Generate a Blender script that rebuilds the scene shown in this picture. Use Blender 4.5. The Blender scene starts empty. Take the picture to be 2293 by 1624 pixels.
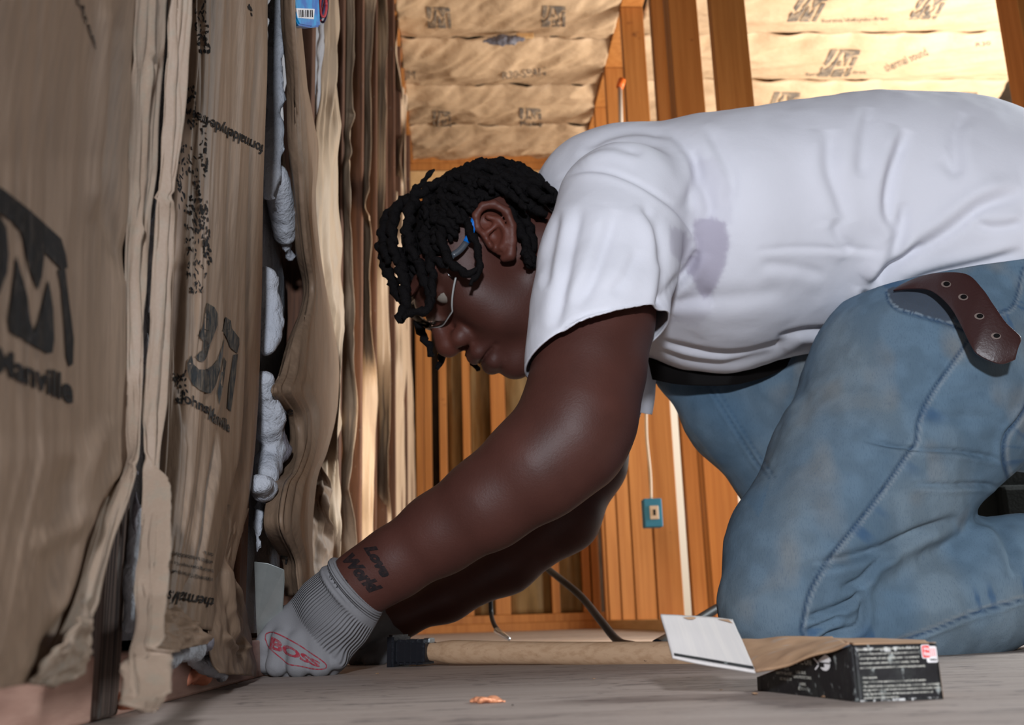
import bpy, bmesh, math, random
import numpy as np
from mathutils import Vector, Matrix
from mathutils.bvhtree import BVHTree

C = bpy.context.scene.collection
SC = bpy.context.scene
rng = np.random.default_rng(7)
random.seed(7)

# ------------------------------------------------------------------ camera
W, H, FPX = 2293.0, 1624.0, 2300.0
CAM = np.array((0.0, 0.0, 0.05))
M3 = Matrix.Rotation(math.radians(90 + 14.1), 3, 'X') @ Matrix.Rotation(math.radians(-1.8), 3, 'Z')
RC = np.array(M3)
cam_data = bpy.data.cameras.new('camera')
cam = bpy.data.objects.new('camera', cam_data)
C.objects.link(cam)
cam.matrix_world = Matrix.Translation(CAM) @ M3.to_4x4()
cam_data.sensor_width = 36.0
cam_data.lens = 36.0 * FPX / W
cam_data.clip_start = 0.02
cam_data.dof.use_dof = True
cam_data.dof.focus_distance = 1.0
cam_data.dof.aperture_fstop = 10.0
SC.camera = cam

# ------------------------------------------------------------------ light
world = bpy.data.worlds.new('world')
SC.world = world
world.use_nodes = True
world.node_tree.nodes['Background'].inputs[0].default_value = (1.0, 0.86, 0.72, 1)
world.node_tree.nodes['Background'].inputs[1].default_value = 0.10


def area(name, loc, target, size, power, col, spread=180, sy=None):
    l = bpy.data.lights.new(name, 'AREA')
    l.energy, l.color, l.size = power, col, size
    l.spread = math.radians(spread)
    if sy:
        l.shape = 'RECTANGLE'
        l.size_y = sy
    o = bpy.data.objects.new(name, l)
    C.objects.link(o)
    o.location = loc
    o.rotation_euler = (Vector(target) - Vector(loc)).to_track_quat('-Z', 'Y').to_euler()
    return o


fl_ = bpy.data.lights.new('camera_flash', 'SPOT')         # the photographer's flash, held just behind the camera
fl_.energy, fl_.color, fl_.shadow_soft_size = 98.0, (0.87, 0.92, 1.0), 0.05
fl_.spot_size, fl_.spot_blend = math.radians(80), 0.7
fo_ = bpy.data.objects.new('camera_flash', fl_)
C.objects.link(fo_)
fo_.location = (0.02, -0.62, 0.43)
fo_.rotation_euler = (Vector((0.31, 1.3, 0.40)) - Vector(fo_.location)).to_track_quat('-Z', 'Y').to_euler()
area('doorway_daylight', (2.6, 3.3, 0.9), (1.0, 4.0, 2.4), 1.6, 165.0, (0.97, 0.97, 0.94))
area('window_daylight', (2.3, 1.9, 1.3), (0.95, 1.75, 0.0), 0.7, 26.0, (0.9, 0.97, 1.0), 80)
area('hall_fill', (0.14, 1.9, 0.5), (0.32, 4.2, 0.6), 0.45, 8.5, (1.0, 0.76, 0.5))  # added warm fill behind the person, no opening stands there
SC.view_settings.view_transform = 'Standard'
SC.view_settings.look = 'None'
SC.view_settings.gamma = 1.0
SC.view_settings.use_curve_mapping = False
SC.view_settings.exposure = 0.0


# ------------------------------------------------------------------ pixel rays
def ray(px, py):
    px, py = np.broadcast_arrays(np.asarray(px, float), np.asarray(py, float))
    v = np.stack([(px - W / 2) / FPX, (H / 2 - py) / FPX, -np.ones_like(px)], -1)
    return v @ RC.T


def P(px, py, Y):                       # the point seen at a pixel, Y metres into the room
    d = ray(px, py)
    t = (np.asarray(Y) - CAM[1]) / d[..., 1]
    return CAM + d * t[..., None]


def PZ(px, py, z=0.0):
    d = ray(px, py)
    t = (z - CAM[2]) / d[..., 2]
    return CAM + d * t[..., None]


KW, XW = 0.055, -0.215                  # left wall: X = XW - KW*Y + off


def PWALL(px, py, off):
    d = ray(px, py)
    t = (XW + off - CAM[0]) / (d[..., 0] + KW * d[..., 1])
    return CAM + d * t[..., None]


def depth(p):
    return (np.asarray(p) - CAM) @ (-RC[:, 2])


def to_px(p):
    q = (np.asarray(p) - CAM) @ RC
    return np.stack([W / 2 + FPX * q[..., 0] / -q[..., 2], H / 2 - FPX * q[..., 1] / -q[..., 2]], -1)


def ST(rows):                           # (px, py, radius px, Y) -> world centres and radii
    out = []
    for px, py, r, Y in rows:
        c = P(px, py, Y)
        out.append((c[0], c[1], c[2], r * depth(c) / FPX))
    return np.array(out)


def room(rx, ry, z=0.0):                # room frame, turned with the left wall
    n = math.hypot(1, KW)
    return np.array(((rx - KW * ry) / n, (KW * rx + ry) / n, z))


# ------------------------------------------------------------------ objects
def empty(name, loc=(0, 0, 0)):
    o = bpy.data.objects.new(name, None)
    o.empty_display_size = 0.02
    C.objects.link(o)
    o.location = loc
    return o


def tag(o, label=None, cat=None, group=None, kind=None):
    if label: o['label'] = label
    if cat: o['category'] = cat
    if group: o['group'] = group
    if kind: o['kind'] = kind
    return o


def link(name, me, mat=None, parent=None, smooth=True):
    o = bpy.data.objects.new(name, me)
    C.objects.link(o)
    if mat is not None and not me.materials:
        me.materials.append(mat)
    if parent is not None:
        o.parent = parent
        o.matrix_parent_inverse = Matrix.Translation(-Vector(parent.location))
    if smooth and len(me.polygons):
        me.polygons.foreach_set('use_smooth', np.ones(len(me.polygons), bool))
    return o


def mesh(name, verts, faces):
    me = bpy.data.meshes.new(name)
    verts = np.asarray(verts, np.float32)
    if isinstance(faces, np.ndarray):
        n, k = faces.shape
        me.vertices.add(len(verts))
        me.vertices.foreach_set('co', verts.ravel())
        me.loops.add(n * k)
        me.loops.foreach_set('vertex_index', faces.astype(np.int32).ravel())
        me.polygons.add(n)
        me.polygons.foreach_set('loop_start', np.arange(0, n * k, k, dtype=np.int32))
        me.update(calc_edges=True)
        me.validate()
    else:
        me.from_pydata([tuple(v) for v in verts], [], faces)
        me.update()
    return me


def from_bm(name, bm, mat=None, parent=None, smooth=False):
    me = bpy.data.meshes.new(name)
    bm.normal_update()
    bm.to_mesh(me)
    bm.free()
    return link(name, me, mat, parent, smooth)


def grid_faces(nu, nv, closed_u=False):
    i, j = np.meshgrid(np.arange(nu if closed_u else nu - 1), np.arange(nv - 1), indexing='ij')
    i2 = (i + 1) % nu
    return np.stack([i * nv + j, i2 * nv + j, i2 * nv + j + 1, i * nv + j + 1], -1).reshape(-1, 4)


def solid(o, t, off=0.0):
    m = o.modifiers.new('solid', 'SOLIDIFY')
    m.thickness, m.offset = t, off
    return o


def bake(o):
    dg = bpy.context.evaluated_depsgraph_get()
    me = bpy.data.meshes.new_from_object(o.evaluated_get(dg))
    o.modifiers.clear()
    o.data = me
    return o


def box(name, size, mat, parent=None, bev=0.0015, loc=None, axes=None):
    bm = bmesh.new()
    bmesh.ops.create_cube(bm, size=1.0)
    bmesh.ops.scale(bm, vec=size, verts=bm.verts)
    if bev:
        bmesh.ops.bevel(bm, geom=bm.edges[:], offset=bev, segments=2, affect='EDGES', profile=0.5)
    if axes is not None or loc is not None:
        m = Matrix.Identity(4)
        if axes is not None:
            m = Matrix(np.array(axes).T.tolist()).to_4x4()
        m.translation = Vector(loc if loc is not None else (0, 0, 0))
        bmesh.ops.transform(bm, matrix=m, verts=bm.verts)
    return from_bm(name, bm, mat, parent)


def catmull(pts, n):
    pts = np.asarray(pts, float)
    if len(pts) == 2:
        t = np.linspace(0, 1, n)[:, None]
        return pts[0] * (1 - t) + pts[1] * t
    q = np.vstack([2 * pts[0] - pts[1], pts, 2 * pts[-1] - pts[-2]])
    seg = np.linalg.norm(np.diff(pts, axis=0), axis=1)
    s = np.concatenate([[0], np.cumsum(seg)])
    out = []
    for x in np.linspace(0, s[-1], n):
        i = min(np.searchsorted(s, x, 'right') - 1, len(pts) - 2)
        t = (x - s[i]) / max(seg[i], 1e-9)
        p0, p1, p2, p3 = q[i:i + 4]
        out.append(0.5 * (2 * p1 + (p2 - p0) * t + (2 * p0 - 5 * p1 + 4 * p2 - p3) * t * t + (3 * p1 - p0 - 3 * p2 + p3) * t ** 3))
    return np.array(out)


def tube_mesh(path, rad, sides=10, twist=0.0, lump=0.0, phase=0.0, flat=1.0):
    path = np.asarray(path, float)
    n = len(path)
    rad = np.broadcast_to(np.asarray(rad, float), (n,))
    T = np.gradient(path, axis=0)
    T /= np.linalg.norm(T, axis=1)[:, None] + 1e-12
    N = np.zeros_like(T)
    a = np.array((0, 1.0, 0.1)) if abs(T[0][1]) < 0.8 else np.array((0, 0.1, 1.0))
    N[0] = np.cross(T[0], np.cross(a, T[0])); N[0] /= np.linalg.norm(N[0])
    for i in range(1, n):
        v = N[i - 1] - T[i] * (N[i - 1] @ T[i])
        N[i] = v / (np.linalg.norm(v) + 1e-12)
    B = np.cross(T, N)
    ang = np.arange(sides) * 2 * math.pi / sides
    s = np.concatenate([[0], np.cumsum(np.linalg.norm(np.diff(path, axis=0), axis=1))])
    V = []
    for k in range(sides):
        r = rad * (1 + lump * np.sin(2 * ang[k] + twist * s + phase))
        V.append(path + (np.cos(ang[k]) * N * flat + np.sin(ang[k]) * B) * r[:, None])
    V = np.array(V).reshape(-1, 3)
    F = [tuple(f) for f in grid_faces(sides, n, True)]
    F.append(tuple(k * n for k in range(sides))[::-1])
    F.append(tuple(k * n + n - 1 for k in range(sides)))
    return V, F


def tube(name, path, rad, mat, parent=None, **kw):
    V, F = tube_mesh(path, rad, **kw)
    return link(name, mesh(name, V, F), mat, parent)


# ------------------------------------------------------------------ noise
def vnoise(p, seed=0):
    p = np.asarray(p, float)
    i = np.floor(p).astype(np.int64)
    f = p - i
    f = f * f * (3 - 2 * f)
    out = 0.0
    for dx in (0, 1):
        for dy in (0, 1):
            for dz in (0, 1):
                h = (i[..., 0] + dx) * 374761393 + (i[..., 1] + dy) * 668265263 + (i[..., 2] + dz) * 2147483647 + seed * 1274126177
                h = (h ^ (h >> 13)) * 1274126177
                h = (h ^ (h >> 16)) & 0xFFFFFF
                v = h / 8388607.5 - 1.0
                w = (f[..., 0] if dx else 1 - f[..., 0]) * (f[..., 1] if dy else 1 - f[..., 1]) * (f[..., 2] if dz else 1 - f[..., 2])
                out = out + w * v
    return out


def fbm(p, seed=0, octv=3):
    p = np.asarray(p, float)
    s, a, o = 1.0, 1.0, 0.0
    for k in range(octv):
        o = o + a * vnoise(p * s, seed + k)
        s *= 2.03
        a *= 0.5
    return o


def uvw(u, v, w=0.0):
    u, v = np.broadcast_arrays(u, v)
    return np.stack([u, v, np.full(u.shape, float(w))], -1)


# ------------------------------------------------------------------ signed distance fields
def smin(a, b, k):
    if k <= 0:
        return np.minimum(a, b)
    h = np.clip(0.5 + 0.5 * (b - a) / k, 0, 1)
    return b * (1 - h) + a * h - k * h * (1 - h)


def smax(a, b, k):
    return -smin(-a, -b, k)


def chain(p, st, k=1.0, sm=0.0):
    st = np.asarray(st, float)
    s = np.array((1, 1 / k, 1))
    q = p * s
    d = None
    for a, b in zip(st[:-1], st[1:]):
        A, B = a[:3] * s, b[:3] * s
        ab = B - A
        t = np.clip(((q - A) @ ab) / max(ab @ ab, 1e-12), 0, 1)
        r = a[3] + t * (b[3] - a[3])
        e = np.linalg.norm(q - A - t[:, None] * ab, axis=1) - r
        d = e if d is None else smin(d, e, sm)
    return d


def ellip(p, c, r):
    q = p - np.asarray(c)
    k0 = np.linalg.norm(q / r, axis=1)
    k1 = np.linalg.norm(q / (np.asarray(r) ** 2), axis=1)
    return k0 * (k0 - 1) / np.maximum(k1, 1e-9)


def ball(p, c, r):
    return np.linalg.norm(p - np.asarray(c), axis=1) - r


def sdf_mesh(f, lo, hi, h):
    B = 8
    lo = np.array(lo, float)
    nb = np.ceil((np.array(hi) - lo) / (h * B)).astype(int)
    n = nb * B
    V = np.ones(n, np.float32)
    V6 = V.reshape(nb[0], B, nb[1], B, nb[2], B).transpose(0, 2, 4, 1, 3, 5)
    g = np.stack(np.meshgrid(*[np.arange(k) for k in nb], indexing='ij'), -1).reshape(-1, 3)
    fb = f(lo + (g * B + (B - 1) / 2) * h)
    V6[...] = np.sign(fb).reshape(tuple(nb) + (1, 1, 1))
    act = g[np.abs(fb) < B * h * 1.5]
    loc = np.stack(np.meshgrid(*[np.arange(B)] * 3, indexing='ij'), -1).reshape(-1, 3)
    for s in range(0, len(act), 300):
        a = act[s:s + 300]
        pts = lo + ((a[:, None, :] * B + loc[None]) * h)
        V6[a[:, 0], a[:, 1], a[:, 2]] = f(pts.reshape(-1, 3)).reshape(len(a), B, B, B)
    S = V < 0
    cs = [(x, y, z) for x in (0, 1) for y in (0, 1) for z in (0, 1)]
    sl = lambda A, c: A[c[0]:A.shape[0] - 1 + c[0], c[1]:A.shape[1] - 1 + c[1], c[2]:A.shape[2] - 1 + c[2]]
    anyS, allS = sl(S, cs[0]).copy(), sl(S, cs[0]).copy()
    for c in cs[1:]:
        anyS |= sl(S, c)
        allS &= sl(S, c)
    ii = np.argwhere(anyS & ~allS)
    acc, cnt = np.zeros((len(ii), 3)), np.zeros(len(ii))
    val = {c: V[ii[:, 0] + c[0], ii[:, 1] + c[1], ii[:, 2] + c[2]].astype(float) for c in cs}
    for a in cs:
        for ax in range(3):
            if a[ax]:
                continue
            b = list(a); b[ax] = 1; b = tuple(b)
            va, vb = val[a], val[b]
            m = (va < 0) != (vb < 0)
            t = np.where(m, va / np.where(m, va - vb, 1), 0)
            pt = np.tile(np.array(a, float), (len(ii), 1))
            pt[:, ax] += t
            acc += pt * m[:, None]
            cnt += m
    verts = lo + (ii + acc / cnt[:, None]) * h
    idx = np.full(np.array(V.shape) - 1, -1, np.int32)
    idx[ii[:, 0], ii[:, 1], ii[:, 2]] = np.arange(len(ii))
    faces = []
    for ax in range(3):
        u, w = [(1, 2), (2, 0), (0, 1)][ax]
        s0 = [slice(None)] * 3; s1 = [slice(None)] * 3
        s0[ax] = slice(0, -1); s1[ax] = slice(1, None)
        ch = np.argwhere(S[tuple(s0)] != S[tuple(s1)])
        ch = ch[(ch[:, u] > 0) & (ch[:, w] > 0) & (ch[:, u] < V.shape[u] - 1) & (ch[:, w] < V.shape[w] - 1)]
        inside = S[ch[:, 0], ch[:, 1], ch[:, 2]]
        def at(du, dw):
            c = ch.copy(); c[:, u] += du; c[:, w] += dw
            return idx[c[:, 0], c[:, 1], c[:, 2]]
        q = np.stack([at(-1, -1), at(0, -1), at(0, 0), at(-1, 0)], -1)
        q[~inside] = q[~inside][:, ::-1]
        faces.append(q)
    F = np.concatenate(faces)
    F = F[(F >= 0).all(1)]
    return verts, F


def smooth_mesh(V, F, it=2, lam=0.5):
    e = np.concatenate([F[:, [0, 1]], F[:, [1, 2]], F[:, [2, 3]], F[:, [3, 0]]])
    for _ in range(it):
        acc, cnt = np.zeros_like(V), np.zeros(len(V))
        for k in range(3):
            acc[:, k] = np.bincount(e[:, 0], V[e[:, 1], k], len(V)) + np.bincount(e[:, 1], V[e[:, 0], k], len(V))
        cnt = np.bincount(e[:, 0], minlength=len(V)) + np.bincount(e[:, 1], minlength=len(V))
        V = V + lam * (acc / np.maximum(cnt, 1)[:, None] - V)
    return V


def normals(V, F):
    n = np.cross(V[F[:, 2]] - V[F[:, 0]], V[F[:, 3]] - V[F[:, 1]])
    out = np.zeros_like(V)
    for k in range(4):
        for a in range(3):
            out[:, a] += np.bincount(F[:, k], n[:, a], len(V))
    return out / (np.linalg.norm(out, axis=1)[:, None] + 1e-12)


def subdiv(V, F):
    o = link('tmp', mesh('tmp', V, F))
    m = o.modifiers.new('s', 'SUBSURF')
    m.levels = m.render_levels = 1
    bake(o)
    me = o.data
    V2 = np.empty(len(me.vertices) * 3); me.vertices.foreach_get('co', V2)
    F2 = np.empty(len(me.loops), np.int32); me.loops.foreach_get('vertex_index', F2)
    bpy.data.objects.remove(o); bpy.data.meshes.remove(me)
    return V2.reshape(-1, 3), F2.reshape(-1, 4)


def pl_dist(q, pts, pad=None):
    """distance of 2D points to a polyline, signed side, and arc fraction"""
    pts = np.asarray(pts, float)
    if pad is not None:
        m = ((q > pts.min(0) - pad) & (q < pts.max(0) + pad)).all(1)
        out = np.full(len(q), 1e9), np.ones(len(q)), np.full(len(q), .5)
        for o, r_ in zip(out, pl_dist(q[m], pts)):
            o[m] = r_
        return out
    best = np.full(len(q), 1e9); side = np.zeros(len(q)); arc = np.zeros(len(q))
    L = np.concatenate([[0], np.cumsum(np.linalg.norm(np.diff(pts, axis=0), axis=1))])
    for i, (a, b) in enumerate(zip(pts[:-1], pts[1:])):
        ab = b - a
        t = np.clip((q - a) @ ab / (ab @ ab), 0, 1)
        r = q - a - t[:, None] * ab
        d = np.linalg.norm(r, axis=1)
        m = d < best
        best[m] = d[m]
        side[m] = np.sign(ab[0] * r[m, 1] - ab[1] * r[m, 0])
        arc[m] = (L[i] + t[m] * (L[i + 1] - L[i])) / L[-1]
    return best, side, arc


def in_poly(q, pts):
    pts = np.asarray(pts, float)
    c = np.zeros(len(q), bool)
    j = len(pts) - 1
    for i in range(len(pts)):
        a, b = pts[i], pts[j]
        m = ((a[1] > q[:, 1]) != (b[1] > q[:, 1])) & (q[:, 0] < (b[0] - a[0]) * (q[:, 1] - a[1]) / (b[1] - a[1] + 1e-12) + a[0])
        c ^= m
        j = i
    return c


def creases(V, N, curves):
    """press folds, given as lines over the facing side, into a cloth; each (points, width, depth, skew)"""
    q = to_px(V)
    face = np.clip(((CAM - V) / np.linalg.norm(CAM - V, axis=1)[:, None] * N).sum(1) * 3, 0, 1)
    d = np.zeros(len(V))
    for pts, w, dep, skew in curves:
        c = catmull(pts, 4 * len(pts))
        x, side, arc = pl_dist(q, c, 5 * w)
        x = x * side
        fade = np.clip(np.minimum(arc, 1 - arc) * 6, 0, 1) ** 0.7
        d += dep * fade * (np.exp(-(x / w) ** 2) - skew * np.exp(-((x - 1.7 * w) / (1.4 * w)) ** 2))
    return V - N * (d * face)[:, None]


def paint(me, col, name='Col'):
    a = me.color_attributes.new(name, 'FLOAT_COLOR', 'POINT')
    c = np.ones((len(me.vertices), 4), np.float32)
    c[:, :3] = col
    a.data.foreach_set('color', c.ravel())


# ------------------------------------------------------------------ print laid on surfaces
def bvh_of(*objs):
    V, F = [], []
    for o in objs:
        base = len(V)
        off = o.matrix_world if o.parent is None else Matrix.Identity(4)
        V += [v.co.copy() for v in o.data.vertices]
        F += [[base + i for i in p.vertices] for p in o.data.polygons]
    return BVHTree.FromPolygons(V, F)


def bvh_np(V, F):
    return BVHTree.FromPolygons([Vector(v) for v in V], [list(map(int, f)) for f in F])


def cut_grid(bm, step):
    xs = [v.co.x for v in bm.verts]; ys = [v.co.y for v in bm.verts]
    for ax, lo, hi in ((0, min(xs), max(xs)), (1, min(ys), max(ys))):
        k = lo + step
        while k < hi:
            co, no = [0, 0, 0], [0, 0, 0]
            co[ax] = k; no[ax] = 1
            bmesh.ops.bisect_plane(bm, geom=bm.verts[:] + bm.edges[:] + bm.faces[:], plane_co=co, plane_no=no, dist=1e-5)
            k += step


def lay(name, bm, bvh, mat, parent, lift=0.0005, step=16):
    """wrap a flat print onto the surface it is printed on"""
    cut_grid(bm, step)
    dead = []
    for v in bm.verts:
        d = Vector(ray(v.co.x, v.co.y)).normalized()
        hit, no, i, t = bvh.ray_cast(Vector(CAM), d)
        if hit is None:
            dead.append(v)
            continue
        if no.dot(d) > 0:
            no = -no
        v.co = hit + no * lift
    bmesh.ops.delete(bm, geom=dead, context='VERTS')
    if not bm.faces:
        bm.free()
        return None
    return from_bm(name, bm, mat, parent)


def poly_bm(polys):
    bm = bmesh.new()
    for p in polys:
        vs = [bm.verts.new((x, y, 0)) for x, y in p]
        f = bm.faces.new(vs)
    bm.normal_update()
    bmesh.ops.triangulate(bm, faces=bm.faces[:])
    return bm


_tx = {}


def text_geo(body, bold=0.0, shear=0.0):
    key = (body, bold, shear)
    if key not in _tx:
        cu = bpy.data.curves.new('t', 'FONT')
        cu.body = body
        cu.resolution_u = 3
        cu.offset = bold
        cu.shear = shear
        o = bpy.data.objects.new('t', cu)
        C.objects.link(o)
        dg = bpy.context.evaluated_depsgraph_get()
        dg.update()
        me = bpy.data.meshes.new_from_object(o.evaluated_get(dg))
        v = np.array([x.co[:2] for x in me.vertices])
        f = [tuple(p.vertices) for p in me.polygons]
        bpy.data.objects.remove(o); bpy.data.curves.remove(cu); bpy.data.meshes.remove(me)
        lo, hi = v.min(0), v.max(0)
        _tx[key] = ((v - lo) / (hi - lo), f)
    return _tx[key]


def text_bm(body, quad, bold=0.0, shear=0.0, bm=None):
    """quad: where the text's lower left, lower right, upper right, upper left corners are seen"""
    v, f = text_geo(body, bold, shear)
    q = np.array(quad, float)
    u, w = v[:, :1], v[:, 1:]
    xy = q[0] * (1 - u) * (1 - w) + q[1] * u * (1 - w) + q[2] * u * w + q[3] * (1 - u) * w
    bm = bm or bmesh.new()
    vs = [bm.verts.new((x, y, 0)) for x, y in xy]
    for t in f:
        try:
            bm.faces.new([vs[i] for i in t])
        except ValueError:
            pass
    return bm
# ------------------------------------------------------------------ materials
def mat(name, col, rough=0.6, spec=0.3, metal=0.0, bump=None, var=None, attr=False, **kw):
    """bump: (scale xyz, strength, distance); var: (scale xyz, darker colour, amount)"""
    m = bpy.data.materials.new(name)
    m.use_nodes = True
    nt = m.node_tree
    b = nt.nodes['Principled BSDF']
    b.inputs['Roughness'].default_value = rough
    b.inputs['Specular IOR Level'].default_value = spec
    b.inputs['Metallic'].default_value = metal
    for k, v in kw.items():
        b.inputs[k.replace('_', ' ')].default_value = v
    N, L = nt.nodes.new, nt.links.new
    tc = N('ShaderNodeTexCoord')

    def noise(scale, detail=4, rough_=0.6, dist=0.0):
        mp = N('ShaderNodeMapping'); mp.inputs['Scale'].default_value = scale
        oi = N('ShaderNodeObjectInfo')
        L(tc.outputs['Object'], mp.inputs['Vector'])
        sc = N('ShaderNodeVectorMath'); sc.operation = 'SCALE'; sc.inputs[0].default_value = (37, 53, 11)
        L(oi.outputs['Random'], sc.inputs['Scale'])
        L(sc.outputs[0], mp.inputs['Location'])
        n = N('ShaderNodeTexNoise'); n.inputs['Scale'].default_value = 1.0
        n.inputs['Detail'].default_value = detail; n.inputs['Roughness'].default_value = rough_; n.inputs['Distortion'].default_value = dist
        L(mp.outputs[0], n.inputs['Vector'])
        return n
    base = None
    if attr:
        a = N('ShaderNodeVertexColor'); a.layer_name = 'Col'
        base = a.outputs['Color']
    for vv in (var or []):
        sc, dark, amt, lo, hi = vv
        n = noise(sc)
        r = N('ShaderNodeMapRange'); r.inputs['From Min'].default_value = lo; r.inputs['From Max'].default_value = hi
        r.inputs['To Max'].default_value = amt
        L(n.outputs['Fac'], r.inputs['Value'])
        mx = N('ShaderNodeMix'); mx.data_type = 'RGBA'
        L(r.outputs[0], mx.inputs['Factor'])
        if base is None: mx.inputs['A'].default_value = (*col, 1)
        else: L(base, mx.inputs['A'])
        mx.inputs['B'].default_value = (*dark, 1)
        base = mx.outputs['Result']
    if base is None: b.inputs['Base Color'].default_value = (*col, 1)
    else: L(base, b.inputs['Base Color'])
    prev = None
    for sc, st, di in (bump or []):
        n = noise(sc)
        bp = N('ShaderNodeBump'); bp.inputs['Strength'].default_value = st; bp.inputs['Distance'].default_value = di
        L(n.outputs['Fac'], bp.inputs['Height'])
        if prev: L(prev.outputs[0], bp.inputs['Normal'])
        prev = bp
    if prev: L(prev.outputs[0], b.inputs['Normal'])
    return m


KRAFT = mat('kraft_paper', (0.225, 0.150, 0.100), 0.55, 0.3,
            bump=[((70, 70, 5), 0.35, 0.003), ((320, 320, 60), 0.15, 0.001)],
            var=[((14, 14, 1.5), (0.145, 0.094, 0.06), 0.6, 0.4, 0.7), ((160, 160, 25), (0.15, 0.098, 0.064), 0.65, 0.42, 0.62)])
FLANGE = mat('kraft_flange', (0.225, 0.162, 0.118), 0.6, 0.25,
             bump=[((500, 500, 500), 0.25, 0.001), ((30, 30, 12), 0.3, 0.003)],
             var=[((130, 130, 90), (0.20, 0.17, 0.13), 0.55, 0.52, 0.66), ((600, 600, 500), (0.25, 0.19, 0.14), 0.5, 0.45, 0.65)])
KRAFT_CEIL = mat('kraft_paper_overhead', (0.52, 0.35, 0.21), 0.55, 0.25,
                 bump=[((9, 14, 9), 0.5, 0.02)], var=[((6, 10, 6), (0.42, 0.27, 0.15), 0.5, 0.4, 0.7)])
INK = mat('print_ink', (0.022, 0.021, 0.021), 0.9, 0.05, var=[((300, 300, 120), (0.075, 0.058, 0.046), 0.6, 0.5, 0.75)])
INK_FADE = mat('faded_print_ink', (0.032, 0.034, 0.036), 0.9, 0.05, var=[((250, 250, 80), (0.15, 0.115, 0.085), 0.7, 0.42, 0.65)])
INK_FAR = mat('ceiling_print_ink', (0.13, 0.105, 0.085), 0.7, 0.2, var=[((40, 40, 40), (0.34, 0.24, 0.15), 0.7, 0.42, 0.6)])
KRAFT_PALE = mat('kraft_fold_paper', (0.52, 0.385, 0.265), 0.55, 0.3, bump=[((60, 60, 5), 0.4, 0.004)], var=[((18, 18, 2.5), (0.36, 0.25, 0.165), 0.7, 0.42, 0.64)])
GAP_SHADE = mat('batt_gap_shade', (0.045, 0.028, 0.018), 0.9, 0.1, var=[((30, 30, 10), (0.02, 0.013, 0.01), 0.8, 0.4, 0.65)])
FIBER = mat('white_fiberglass', (0.42, 0.435, 0.475), 0.95, 0.1, bump=[((90, 90, 60), 0.9, 0.006), ((400, 400, 300), 0.6, 0.002)],
            var=[((22, 22, 16), (0.34, 0.36, 0.42), 0.6, 0.45, 0.75)])
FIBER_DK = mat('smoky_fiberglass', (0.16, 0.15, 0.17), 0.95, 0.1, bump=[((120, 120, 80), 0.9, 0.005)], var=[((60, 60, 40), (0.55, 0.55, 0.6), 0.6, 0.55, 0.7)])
WOOD = mat('fir_framing', (0.46, 0.18, 0.045), 0.55, 0.3, bump=[((70, 70, 2), 0.2, 0.002)],
           var=[((55, 55, 1.6), (0.33, 0.11, 0.022), 0.7, 0.4, 0.65), ((6, 6, 1.1), (0.30, 0.11, 0.03), 0.5, 0.55, 0.75), ((9, 9, 14), (0.16, 0.05, 0.015), 0.8, 0.68, 0.76)])
WOOD_LIT = mat('pale_lit_fir', (0.68, 0.42, 0.19), 0.6, 0.25, bump=[((70, 3, 70), 0.2, 0.002)], var=[((60, 2, 60), (0.52, 0.29, 0.11), 0.6, 0.4, 0.65)])  # paler fir; on the partition plate its colour carries the sunlight
WOOD_OLD = mat('weathered_stud', (0.12, 0.083, 0.068), 0.8, 0.2, bump=[((330, 330, 5), 0.9, 0.003)],
               var=[((420, 420, 4), (0.018, 0.012, 0.011), 0.95, 0.46, 0.56), ((50, 50, 14), (0.22, 0.20, 0.18), 0.6, 0.64, 0.72)])
WOOD_RED = mat('reddish_stud', (0.13, 0.062, 0.038), 0.75, 0.2, bump=[((160, 160, 6), 0.5, 0.002)],
               var=[((120, 120, 5), (0.055, 0.03, 0.022), 0.8, 0.45, 0.65), ((80, 80, 30), (0.3, 0.26, 0.24), 0.7, 0.67, 0.72)])
SILL = mat('pink_sill_plate', (0.55, 0.33, 0.26), 0.5, 0.4, bump=[((30, 12, 50), 0.4, 0.003)], var=[((40, 8, 50), (0.3, 0.15, 0.11), 0.6, 0.45, 0.65)])
FOAM = mat('orange_sealant', (0.80, 0.30, 0.18), 0.45, 0.4, bump=[((120, 120, 120), 0.6, 0.003)], var=[((60, 60, 60), (0.5, 0.17, 0.1), 0.6, 0.5, 0.7)])
SHEATH = mat('dark_sheathing', (0.06, 0.038, 0.024), 0.85, 0.1, var=[((20, 20, 8), (0.025, 0.017, 0.012), 0.7, 0.4, 0.65)])
DAYLIGHT_PALE = mat('pale_daylight_tone', (0.60, 0.54, 0.45), 0.7, 0.2)
BAY = mat('olive_bay_paper', (0.24, 0.15, 0.06), 0.6, 0.25, bump=[((14, 14, 3), 0.4, 0.01)], var=[((14, 14, 3), (0.12, 0.075, 0.03), 0.7, 0.4, 0.65)])
STEEL = mat('galvanized_steel', (0.60, 0.64, 0.62), 0.42, 0.5, 0.75, var=[((40, 40, 40), (0.48, 0.52, 0.50), 0.5, 0.4, 0.6)])
BLACK_STEEL = mat('black_steel', (0.018, 0.019, 0.024), 0.32, 0.5, 0.3, bump=[((120, 120, 120), 0.3, 0.002)], var=[((90, 90, 90), (0.15, 0.15, 0.16), 0.5, 0.66, 0.76)])
BRIGHT_STEEL = mat('bright_steel', (0.75, 0.80, 0.82), 0.25, 0.5, 1.0)
HANDLE = mat('ash_handle', (0.50, 0.325, 0.20), 0.42, 0.35, bump=[((10, 120, 120), 0.15, 0.001)],
             var=[((18, 200, 200), (0.36, 0.21, 0.115), 0.6, 0.45, 0.65), ((90, 160, 160), (0.13, 0.075, 0.045), 0.8, 0.68, 0.72)])
RUBBER = mat('black_cord', (0.007, 0.0075, 0.009), 0.5, 0.22)
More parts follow.
